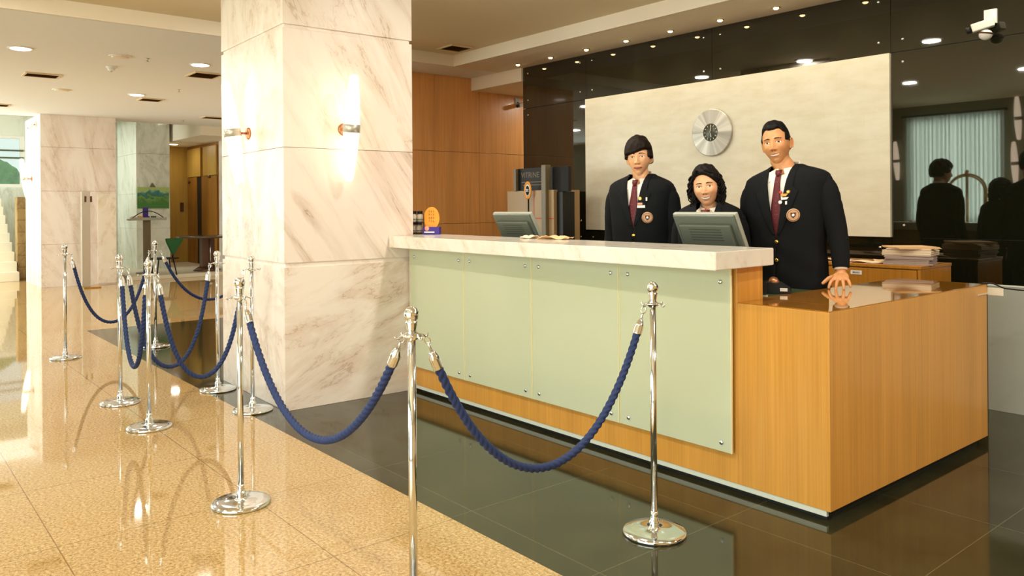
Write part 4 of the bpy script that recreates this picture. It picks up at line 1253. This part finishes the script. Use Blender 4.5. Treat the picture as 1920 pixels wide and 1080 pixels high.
def person(label, loc, rz, C):
    """C: measures of the figure; local frame faces -Y, x to its left hand side"""
    t = thing('person', label, 'person', loc, rz)
    k = C['k']; tip = C['tip']                                   # width factor, height of the shoulder tips
    prof = [(.078, .060, .060, .012), (.064, .082, .070, .012), (.048, .125, .082, .010), (.030, .172, .093, .006), (.008, .204, .102, .002), (-.030, .212, .114, 0), (-.12, .200, .128, 0),
            (-.22, .192, .128, 0), (-.33, .184, .122, 0), (-.42, .182, .120, 0), (-.52, .192, .126, 0), (-.62, .204, .132, 0), (-.74, .210, .134, 0)]
    prof = [(tip + z, a * k, b * C.get('kd', 1), cy) for z, a, b, cy in prof]

    def at(z):
        if z >= prof[0][0]: return prof[0][1:]
        for p, q in zip(prof, prof[1:]):
            if z >= q[0]:
                u = (p[0] - z) / (p[0] - q[0]); return tuple(p[i] * (1 - u) + q[i] * u for i in (1, 2, 3))
        return prof[-1][1:]

    def ring(z, ang, off=0.0, n=2.35):
        a, b, cy = at(z); a += off; b += off
        c, s = math.cos(ang), math.sin(ang)
        r = (abs(c) ** n + abs(s) ** n) ** (-1 / n)
        return Vector((s * r * a, cy - c * r * b, z))              # ang 0 = front

    def front(x, z, off=0.0, n=2.35):
        a, b, cy = at(z); a += off; b += off; u = min(.999, abs(x) / a)
        return Vector((x, cy - b * (1 - u ** n) ** (1 / n), z))

    zb = C['zb']; ztop = tip + .074; hem = C.get('hem', tip - .74)

    def vx(z):                                                     # half width of the jacket opening
        if z <= zb: return -.006
        u = (z - zb) / (ztop - zb); return .002 + C.get('vw', .062) * u ** .85
    # --- jacket
    bm = NB(); NZ, NA = 70, 56; grid = []
    for i in range(NZ + 1):
        z = ztop + (hem - ztop) * i / NZ; row = []
        a, b, cy = at(z); v = vx(z); th0 = math.atan2(max(v, .002), b) if z > zb else .003
        # exact angle so that x == v
        for _ in range(6):
            x_ = ring(z, th0, .013).x; th0 *= (max(v, .002) / x_) if x_ > 1e-5 else 1
        for j in range(NA + 1):
            an = th0 + (2 * PI - 2 * th0) * j / NA
            p = ring(z, an, .013)
            wob = .004 * noise.noise(Vector((p.x * 9, p.y * 9, z * 5 + C['seed'])))
            fold = .003 * math.sin(z * 40 + p.x * 22 + C['seed']) * sstep(tip - .25, tip - .5, z)
            n_ = Vector((p.x, p.y, 0)).normalized() if p.length else Vector((0, -1, 0))
            row.append(bm.verts.new(p + n_ * (wob + fold)))
        grid.append(row)
    for i in range(NZ):
        for j in range(NA):
            f = bm.faces.new((grid[i][j], grid[i + 1][j], grid[i + 1][j + 1], grid[i][j + 1])); f.smooth = True

    def sleeve(pts, s):
        P = [Vector(p) for p in pts]; Q = []; R = []
        rr = [.046, .058, .060, .055, .050, .046, .040]
        # subdivide with a smooth curve
        cum = [0]
        for a, b in zip(P, P[1:]): cum.append(cum[-1] + (b - a).length)
        for q in range(33):
            d = cum[-1] * q / 32; i = max(x for x in range(len(P) - 1) if cum[x] <= d + 1e-9); u = (d - cum[i]) / max(1e-6, cum[i + 1] - cum[i])
            p0, p1, p2, p3 = P[max(i - 1, 0)], P[i], P[i + 1], P[min(i + 2, len(P) - 1)]
            pt = .5 * ((2 * p1) + (p2 - p0) * u + (2 * p0 - 5 * p1 + 4 * p2 - p3) * u * u + (3 * p1 - p0 - 3 * p2 + p3) * u ** 3)
            w_ = d / cum[-1] * (len(rr) - 1); ii = min(int(w_), len(rr) - 2); r = rr[ii] + (rr[ii + 1] - rr[ii]) * (w_ - ii)
            r *= C.get('ks', 1) * (1 + .045 * noise.noise(Vector((q * .55, s * 5, C['seed']))))
            Q.append(pt); R.append(r)
        tube(bm, Q, R, 26); return Q

    arms = {}
    for s in (-1, 1):
        A = C['arms'][s]; arms[s] = sleeve(A, s)
        ball(bm, (s * .176 * k, .004, tip - .036), .056 * C.get('ks', 1), 0, 3, (1.12, 1.0, .95))
    o = obj('jacket', bm, 'suit', t, fix=False)
    m = o.modifiers.new('thickness', 'SOLIDIFY'); m.thickness = .004; m.offset = 0
    jk = o
    # lapels
    for s in (-1, 1):
        bm = NB(); g = []; n_ = 40
        for i in range(n_ + 1):
            z = zb + .01 + (ztop - .002 - zb - .01) * i / n_; u = i / n_
            wd = .012 + .068 * (u / .62) ** .8 if u < .62 else (.046 - .012 * (u - .66) / .34 if u > .66 else .08 - .034 * (u - .62) / .04)
            wd *= C.get('kl', 1)
            row = []
            for j in range(7):
                x = max(vx(z), .0) - .001 + wd * j / 6
                if u > .8: row.append(bm.verts.new(front(s * min(x, at(z)[0] * .97), z, .0145 + .003 * math.sin(PI * j / 6))))
                else: row.append(bm.verts.new(front(s * x, z, .0172 + .0018 * math.sin(PI * min(1, j / 5)))))
            g.append(row)
        for i in range(n_):
            for j in range(6):
                f = bm.faces.new((g[i][j], g[i][j + 1], g[i + 1][j + 1], g[i + 1][j])); f.smooth = True
        o = obj('lapel', bm, 'suit_lapel', jk); mm = o.modifiers.new('thickness', 'SOLIDIFY'); mm.thickness = .003; mm.offset = 0
    for z in C['buttons']:
        bm = NB(); lathe(bm, [(0, 0), (.011, 0), (.012, .003), (.009, .006), (0, .0065)], 20, Matrix.Translation(front(.004, z, .018)) @ Matrix.Rotation(PI / 2, 4, 'X')); obj('button', bm, 'gold', jk)
    # --- shirt
    bm = NB(); g = []
    for i in range(41):
        row = []
        for j in range(25):
            an = -1.1 + 2.2 * j / 24; zt_ = C['knot'] - .012 + (tip + .062 - C['knot'] + .012) * min(1, (abs(an) / .95) ** 1.2)
            row.append(bm.verts.new(ring(zt_ + (zb - .05 - zt_) * i / 40, an, -.001)))
        g.append(row)
    for i in range(40):
        for j in range(24):
            f = bm.faces.new((g[i][j], g[i + 1][j], g[i + 1][j + 1], g[i][j + 1])); f.smooth = True
    sh = obj('shirt', bm, 'shirt', t); mm = sh.modifiers.new('thickness', 'SOLIDIFY'); mm.thickness = .002; mm.offset = 0
    nr = C.get('neck', .056); kx = C['knot']; cy0 = .012; ct_ = tip + C.get('col', .10)
    bm = NB(); g = []                                              # collar band rising at the back
    for i in range(7):
        u = i / 6; row = []
        for j in range(41):
            an = .30 + (2 * PI - .60) * j / 40; bk = (1 - math.cos(an)) / 2
            top = Vector((math.sin(an) * (nr + .004), cy0 - math.cos(an) * (nr + .004), kx + .006 + (ct_ - kx - .006) * min(1, (bk * 1.25) ** .8)))
            bot = Vector((math.sin(an) * (nr + .014), cy0 - math.cos(an) * (nr + .016) * 1.1, kx - .004 + (ct_ - .035 - kx) * bk))
            row.append(bm.verts.new(top.lerp(bot, u)))
        g.append(row)
    for i in range(6):
        for j in range(40):
            f = bm.faces.new((g[i][j], g[i + 1][j], g[i + 1][j + 1], g[i][j + 1])); f.smooth = True
    for s in (-1, 1):                                              # collar points
        yf = cy0 - (nr + .02) * 1.08
        P4 = [Vector((s * .013, yf + .002, kx + .026)), Vector((s * .047, cy0 - nr * .70, kx + .034)), Vector((s * .060, front(s * .060, kx + .004).y - .008, kx + .010)), Vector((s * .050, front(s * .05, kx - .035).y - .012, kx - .045)), Vector((s * .024, yf - .008, kx - .004))]
        vs = [bm.verts.new(p) for p in P4]; c0 = bm.verts.new(sum(P4, Vector()) / 5 + Vector((0, -.006, 0)))
        for q in range(5): bm.faces.new((vs[q], vs[(q + 1) % 5], c0))
    co = obj('collar', bm, 'shirt', sh); mm = co.modifiers.new('thickness', 'SOLIDIFY'); mm.thickness = .0025; mm.offset = 0
    # --- tie
    bm = NB(); g = []; zt = kx - .014; zl = zb - .02
    for i in range(31):
        u = i / 30; z = zt + (zl - zt) * u; wd = .015 + .020 * sstep(0, .75, u)
        g.append([bm.verts.new(front(wd * (j / 3 - 1), z, .001 + .005 * (1 - (j / 3 - 1) ** 2) + .007 * (1 - u))) for j in range(7)])
    for i in range(30):
        for j in range(6):
            f = bm.faces.new((g[i][j], g[i + 1][j], g[i + 1][j + 1], g[i][j + 1])); f.smooth = True
    tie = obj('tie', bm, 'tie', t); mm = tie.modifiers.new('thickness', 'SOLIDIFY'); mm.thickness = .004; mm.offset = 0
    yk = min(cy0 - (nr + .024) * 1.06, front(0, kx).y - .002) - .012
    bm = NB(); ks_ = C.get('knotw', .020)
    A = [bm.verts.new((x, y, kx + .020)) for x, y in ((-ks_, yk + .008), (0, yk - .004), (ks_, yk + .008), (0, yk + .018))]
    B = [bm.verts.new((x, y, kx - .018)) for x, y in ((-.012, yk - .004), (0, yk - .014), (.012, yk - .004), (0, yk + .012))]
    Mi = [bm.verts.new((x, y, kx + .004)) for x, y in ((-ks_ * .95, yk - .002), (0, yk - .016), (ks_ * .95, yk - .002), (0, yk + .016))]
    for U, W in ((A, Mi), (Mi, B)):
        for q in range(4): f = bm.faces.new((U[q], U[(q + 1) % 4], W[(q + 1) % 4], W[q])); f.smooth = True
    bm.faces.new(A); bm.faces.new(B[::-1]); obj('knot', bm, 'tie', tie)
    # --- head, neck, hands: the body
    hp = Vector(C['head']); hm = Matrix.Translation(hp) @ Matrix.Rotation(C['yaw'], 4, 'Z') @ Matrix.Rotation(C['tilt'], 4, 'Y') @ Matrix.Rotation(C.get('nod', 0), 4, 'X') @ Matrix.Scale(C.get('hs', 1), 4)
    bm = NB()
    nb = hm @ Vector((0, .028, -.055)); nd = hm @ Vector((0, .026, -.09))
    tube(bm, [Vector((0, .02, tip - .08)), Vector((0, .016, tip + .02)), Vector((nd.x * .6, nd.y * .6 + .006, (tip + .05 + nd.z) / 2)), nd, nb], [.085, nr * 1.03, nr * .96, nr * .94, nr * .9], 28, round_ends=True)
    tube(bm, [Vector((-.15 * k, .01, tip - .07)), Vector((0, .012, tip - .04)), Vector((.15 * k, .01, tip - .07))], [.04, .055, .04], 18, round_ends=True)
    tube(bm, [Vector((0, .01, tip - .06)), Vector((0, .005, tip - .3)), Vector((0, .005, tip - .62))], [.08, .095, .10], 24, round_ends=True)
    for s in (-1, 1):
        A = [Vector(p) for p in C['arms'][s]]
        tube(bm, [A[0].lerp(A[1], .3)] + A[1:] , [.036] + [.040, .036, .030, .026][:len(A) - 2] + [.025], 16, round_ends=True)
        H = C['hands'][s]; w0 = A[-1]
        tube(bm, [w0, Vector(H['wrist'])], [.026, .0235], 16, round_ends=True)
        fw_, up_ = Vector(H['fwd']).normalized(), Vector(H['up']).normalized(); sd_ = Vector(H['side']); sd_ = (sd_ - fw_ * sd_.dot(fw_)).normalized(); up_ = fw_.cross(sd_); up_ = up_ if up_.dot(Vector(H['up'])) > 0 else -up_
        hand_tubes(bm, Vector(H['wrist']), fw_, sd_, up_, H['curl'], H['spread'], C.get('handsize', 1))
    me = remeshed(bm, .0035)
    bm = NB(); bm.from_mesh(me); bpy.data.meshes.remove(me)
    for f in bm.faces: f.smooth = True; f.material_index = 0
    head_bm(bm, C['P'], hm)
    obj('body', bm, [C['skin'], 'lip', 'teeth', 'eye_white', 'iris', 'brow'], t, fix=False)
    C['hairf'](t, C['P'], hm)
    # cuffs
    for s in (-1, 1):
        A = [Vector(p) for p in C['arms'][s]]; d = (A[-1] - A[-2]).normalized(); w_ = Vector(C['hands'][s]['wrist'])
        bm = NB(); tube(bm, [A[-1] - d * .02, A[-1] + (w_ - A[-1]) * .35], [.034, .033], 20); obj('shirt_cuff', bm, 'shirt', t)
    # trousers and shoes
    bm = NB(); tube(bm, [(0, 0, tip - .56), (0, 0, tip - .66), (0, 0, tip - .74)], [.135 * k, .15 * k, .155 * k], 28, flat=.8)
    for s in (-1, 1): tube(bm, [(s * .085 * k, 0, tip - .70), (s * .10 * k, 0, .50), (s * .105 * k, .01, .30), (s * .11 * k, .015, .045)], [.098 * k, .080 * k, .070 * k, .062 * k], 22)
    obj('trousers', bm, 'trouser', t)
    for s in (-1, 1):
        bm = NB(); tube(bm, [(s * .11 * k, .07, .045), (s * .11 * k, .0, .048), (s * .115 * k, -.10, .036), (s * .12 * k, -.17, .030)], [.036, .044, .044, .030], 18, round_ends=True)
        for v in bm.verts: v.co.z = max(.0, v.co.z)
        obj('shoe', bm, 'shoe', t)
    pins_done = True
    # badges
    for nm, x, z, kind in C['pins']:
        p = front(x, z, .0195); nrm = Vector((x * .55, -.11, 0)).normalized(); R = Matrix.Translation(p) @ nrm.to_track_quat('Z', 'Y').to_matrix().to_4x4()
        bm = NB()
        if kind[0] == 'disc': lathe(bm, [(0, 0), (kind[1], 0), (kind[1], .002), (kind[1] * .8, .0035), (0, .0035)], 28, R)
        else: box(bm, -kind[1], kind[1], -kind[2], kind[2], 0, .003, .0006, mat=R)
        b_ = obj(nm, bm, kind[-1], jk)
        if nm == 'crest':
            q = kind[1]
            bm = NB(); lathe(bm, [(q * .80, .0030), (q * .86, .0030), (q * .86, .0042), (q * .80, .0042)], 28, R); obj('crest_ring', bm, 'crest_dark', b_)
            bm = NB(); prism(bm, [(-q * .42, q * .38), (q * .42, q * .38), (q * .36, -.1 * q), (0, -q * .52), (-q * .36, -.1 * q)], .0034, .0046, mat=R); obj('crest_shield', bm, 'crest_dark', b_)
            bm = NB(); ball(bm, (0, 0, .005), q * .22, 0, 2, (1, 1, .3), R); obj('crest_centre', bm, C.get('crest_c', 'white'), b_)
    ln = C.get('lean', 0)
    if ln:
        def walk(o_):
            if o_.type == 'MESH':
                for v in o_.data.vertices: v.co.z += ln * v.co.x * sstep(1.0, 1.3, v.co.z) * (1 if v.co.z < 1.5 else max(0, 1 - (v.co.z - 1.5) * 8))
            for c_ in o_.children: walk(c_)
        walk(t)
    return t


M['crest'] = plain('crest_thread', 'C79A72', .7); M['crest_dark'] = plain('crest_dark_thread', '5A2A22', .7)


def hair_boy(t, P, hm):
    def mask(p, d):
        if p.y < -.02:                                            # fringe swept to one side
            line = .026 + .018 * sstep(-.01, .045, p.x) - .012 * sstep(.0, -.06, p.x)
            side = sstep(.055, .068, abs(p.x))
            return max(sstep(line - .004, line + .004, p.z), side * sstep(-.006, .004, p.z))
        return sstep(-.045, -.03, p.z) if p.y > .03 else sstep(-.014, -.004, p.z)
    bm = NB(); hair_bm(bm, P, hm, mask, lambda p, d: .020 + .008 * sstep(0, .1, p.z), .007, 45)
    h = obj('hair', bm, 'hair_boy', t)
    for k in range(26):                                           # locks of the fringe
        x0 = -.055 + .105 * k / 25; top = Vector((x0 * .5 + .012, -.05, .118)); mid = Vector((x0 * .9 + .004, -.104 + abs(x0) * .45, .075))
        bot = Vector((x0 * 1.12 - .004, -.112 + abs(x0) * .75 + random.uniform(-.002, .002), .028 + .014 * sstep(-.01, .045, x0) - .010 * sstep(0, -.05, x0) + random.uniform(-.004, .004)))
        bm = NB(); tube(bm, [hm @ top, hm @ mid, hm @ mid.lerp(bot, .6), hm @ bot], [.006, .008, .006, .0018], 8); obj('lock', bm, 'hair_boy', h)


def hair_man(t, P, hm):
    def mask(p, d):
        if p.y < -.01:
            line = .069 - .026 * sstep(.035, .064, abs(p.x)) + .005 * sstep(.012, .03, abs(p.x))
            side = sstep(.056, .064, abs(p.x))
            return max(sstep(line - .003, line + .004, p.z), side * sstep(.0, .012, p.z))
        return sstep(-.055, -.035, p.z) if p.y > .03 else sstep(-.006, .006, p.z)
    bm = NB(); hair_bm(bm, P, hm, mask, lambda p, d: .005 + .009 * sstep(.03, .1, p.z) + .004 * sstep(.0, -.08, p.y) * sstep(.07, .09, p.z), .004, 60)
    obj('hair', bm, 'hair_man', t)


def hair_girl(t, P, hm):
    def mask(p, d):
        if p.y < -.015:
            cx = -.012; line = .080 - 9.0 * (p.x - cx) ** 2 - .010
            return sstep(line - .004, line + .006, p.z)
        return sstep(-.10, -.08, p.z)
    bm = NB(); hair_bm(bm, P, hm, mask, lambda p, d: .015 + .006 * sstep(0, .1, p.z), .006, 60)
    h = obj('hair', bm, 'hair_girl', t); rnd = random.Random(11)
    for k in range(150):
        a = PI * (-.12 + 1.24 * (k % 50) / 49)                      # around the sides and back, 0 = right ear side
        lay = k // 50; c_, s_ = math.cos(a), math.sin(a)
        if s_ < -.32: continue
        r0 = Vector((c_ * .066, .0 + s_ * .085 - .012, .075 - .02 * lay + rnd.uniform(-.01, .01)))
        out = Vector((c_, s_, 0)); L_ = rnd.uniform(.15, .20) if abs(c_) < .97 else rnd.uniform(.13, .17)
        pts = []; n_ = 34; ph = rnd.uniform(0, 6); cr_ = rnd.uniform(.004, .010)
        for i in range(n_ + 1):
            u = i / n_; w_ = .008 + .022 * math.sin(PI * min(1, u * .9)) + .004 * lay
            base = r0 + out * w_ + Vector((0, 0, .012 * math.sin(PI * u * .5) - L_ * u ** 1.15))
            tw = ph + u * (14 + 9 * ((k * 7) % 5) / 5); e1 = Vector((-s_, c_, 0))
            pts.append(hm @ (base + e1 * math.cos(tw) * cr_ + out * math.sin(tw) * cr_))
        bm = NB(); tube(bm, pts, [.0040 * (1 - .35 * i / n_) for i in range(n_ + 1)], 7, round_ends=True); obj('curl', bm, 'hair_girl', h)
    # front curls framing the face
    for k in range(26):
        s = 1 if k % 2 else -1; x = s * rnd.uniform(.050, .070) if s < 0 else rnd.uniform(.040, .068)
        r0 = Vector((-.01 + s * .028, -.070, .098)); ph = rnd.uniform(0, 6); n_ = 30; L_ = rnd.uniform(.15, .19) if s < 0 else rnd.uniform(.10, .20); pts = []
        for i in range(n_ + 1):
            u = i / n_; xx = r0.x + (x + s * .016 - r0.x) * sstep(0, .45, u); yy = -.070 + .050 * sstep(.0, .6, u) - .016
            zz = r0.z - L_ * u ** 1.2; tw = ph + u * 17
            pts.append(hm @ Vector((xx + .007 * math.cos(tw), yy + .007 * math.sin(tw), zz)))
        bm = NB(); tube(bm, pts, [.0040 * (1 - .3 * i / n_) for i in range(n_ + 1)], 7, round_ends=True); obj('curl', bm, 'hair_girl', h)


def down_arm(s, k, tip, hz=.0, fwd=-.02):
    return [(s * .150 * k, .004, tip - .030), (s * .198 * k, .004, tip - .066), (s * .212 * k, .010, tip - .18), (s * .224 * k, .018, tip - .30), (s * .228 * k, .0 + fwd, tip - .43), (s * .224 * k, -.02 + fwd, tip - .54)]


def down_hand(s, k, tip):
    return dict(wrist=(s * .224 * k, -.045, tip - .585), fwd=(0, -.12, -1), side=(-s * .35, -1, 0), up=(s, -.2, 0), curl=(.15, .35, .35), spread=.08)


# standing man, right
tipM = 1.452; kM = 1.07
armL = [(.160, .004, tipM - .030), (.212, .004, tipM - .066), (.240, .010, tipM - .18), (.268, .016, tipM - .29), (.290, .004, tipM - .40), (.300, -.010, .972)]
CM = dict(k=kM, tip=tipM, kd=1.0, zb=1.13, buttons=(1.105, 1.005), seed=1.0, vw=.066, kl=1.0, neck=.057, knot=1.478, col=.098, knotw=.020,
          arms={-1: down_arm(-1, kM, tipM), 1: armL},
          hands={-1: down_hand(-1, kM, tipM), 1: dict(wrist=(.306, -.022, .936), fwd=(.34, -1, -.26), side=(-1, -.34, 0), up=(0, .1, 1), curl=(.12, .52, .34), spread=.55)},
          head=(-.050, -.022, 1.650), yaw=.22, tilt=-.13, nod=.0, hs=1.0, lean=.065, P=dict(w=.072, dp=.094, taper=.31, cheek=.0045, smile=.42), skin='skin_man', hairf=hair_man,
          pins=[('crest', .098, 1.245, ('disc', .035, 'crest')), ('name_tag', .058, 1.337, ('plate', .022, .006, 'white')), ('name_tag', .052, 1.356, ('plate', .018, .007, 'orange')),
                ('pin', .030, 1.372, ('disc', .0085, 'red')), ('pin', .072, 1.372, ('disc', .011, 'gold')), ('pin', .030, 1.318, ('disc', .010, 'white')), ('pin', .062, 1.313, ('plate', .005, .009, 'white'))])
person('tall smiling person in a dark blazer and maroon tie, one hand on the low desk', (-2.435, 4.01, 0), math.radians(6), CM)
# young man, left
tipB = 1.430; kB = .93
CB = dict(k=kB, tip=tipB, kd=.95, ks=.93, zb=1.175, buttons=(1.125,), seed=5.0, vw=.060, kl=.9, neck=.054, knot=1.446, col=.095, knotw=.019,
          arms={-1: down_arm(-1, kB, tipB), 1: down_arm(1, kB, tipB)}, hands={-1: down_hand(-1, kB, tipB), 1: down_hand(1, kB, tipB)},
          head=(-.008, -.020, 1.606), yaw=.27, tilt=-.04, nod=-.02, hs=.99, P=dict(w=.069, dp=.094, taper=.38, cheek=.003, smile=.28), skin='skin_boy', hairf=hair_boy,
          pins=[('crest', .092, 1.235, ('disc', .034, 'crest')), ('name_tag', .055, 1.302, ('plate', .024, .008, 'white')), ('name_tag', .047, 1.319, ('plate', .015, .006, 'pink')),
                ('pin', .047, 1.350, ('disc', .012, 'gold')), ('pin', .086, 1.347, ('plate', .005, .011, 'white'))])
person('slim young person with a dark fringe, blazer and maroon tie behind the counter', (-3.315, 3.80, 0), math.radians(18), CB)
# woman, middle
tipG = 1.262; kG = .82
CG = dict(k=kG, tip=tipG, kd=.92, ks=.88, zb=1.04, buttons=(1.0,), seed=9.0, vw=.062, kl=.85, neck=.048, knot=1.262, col=.085, knotw=.026,
          arms={-1: down_arm(-1, kG, tipG), 1: down_arm(1, kG, tipG)}, hands={-1: down_hand(-1, kG, tipG), 1: down_hand(1, kG, tipG)}, handsize=.9,
          head=(-.012, -.024, 1.414), yaw=.10, tilt=-.10, nod=.02, hs=.96, P=dict(w=.075, dp=.094, taper=.26, cheek=.008, smile=.6), skin='skin_girl', hairf=hair_girl, pins=[])
person('smiling person with shoulder length curly black hair, dark blazer, behind the monitor', (-2.795, 3.79, 0), math.radians(23), CG)
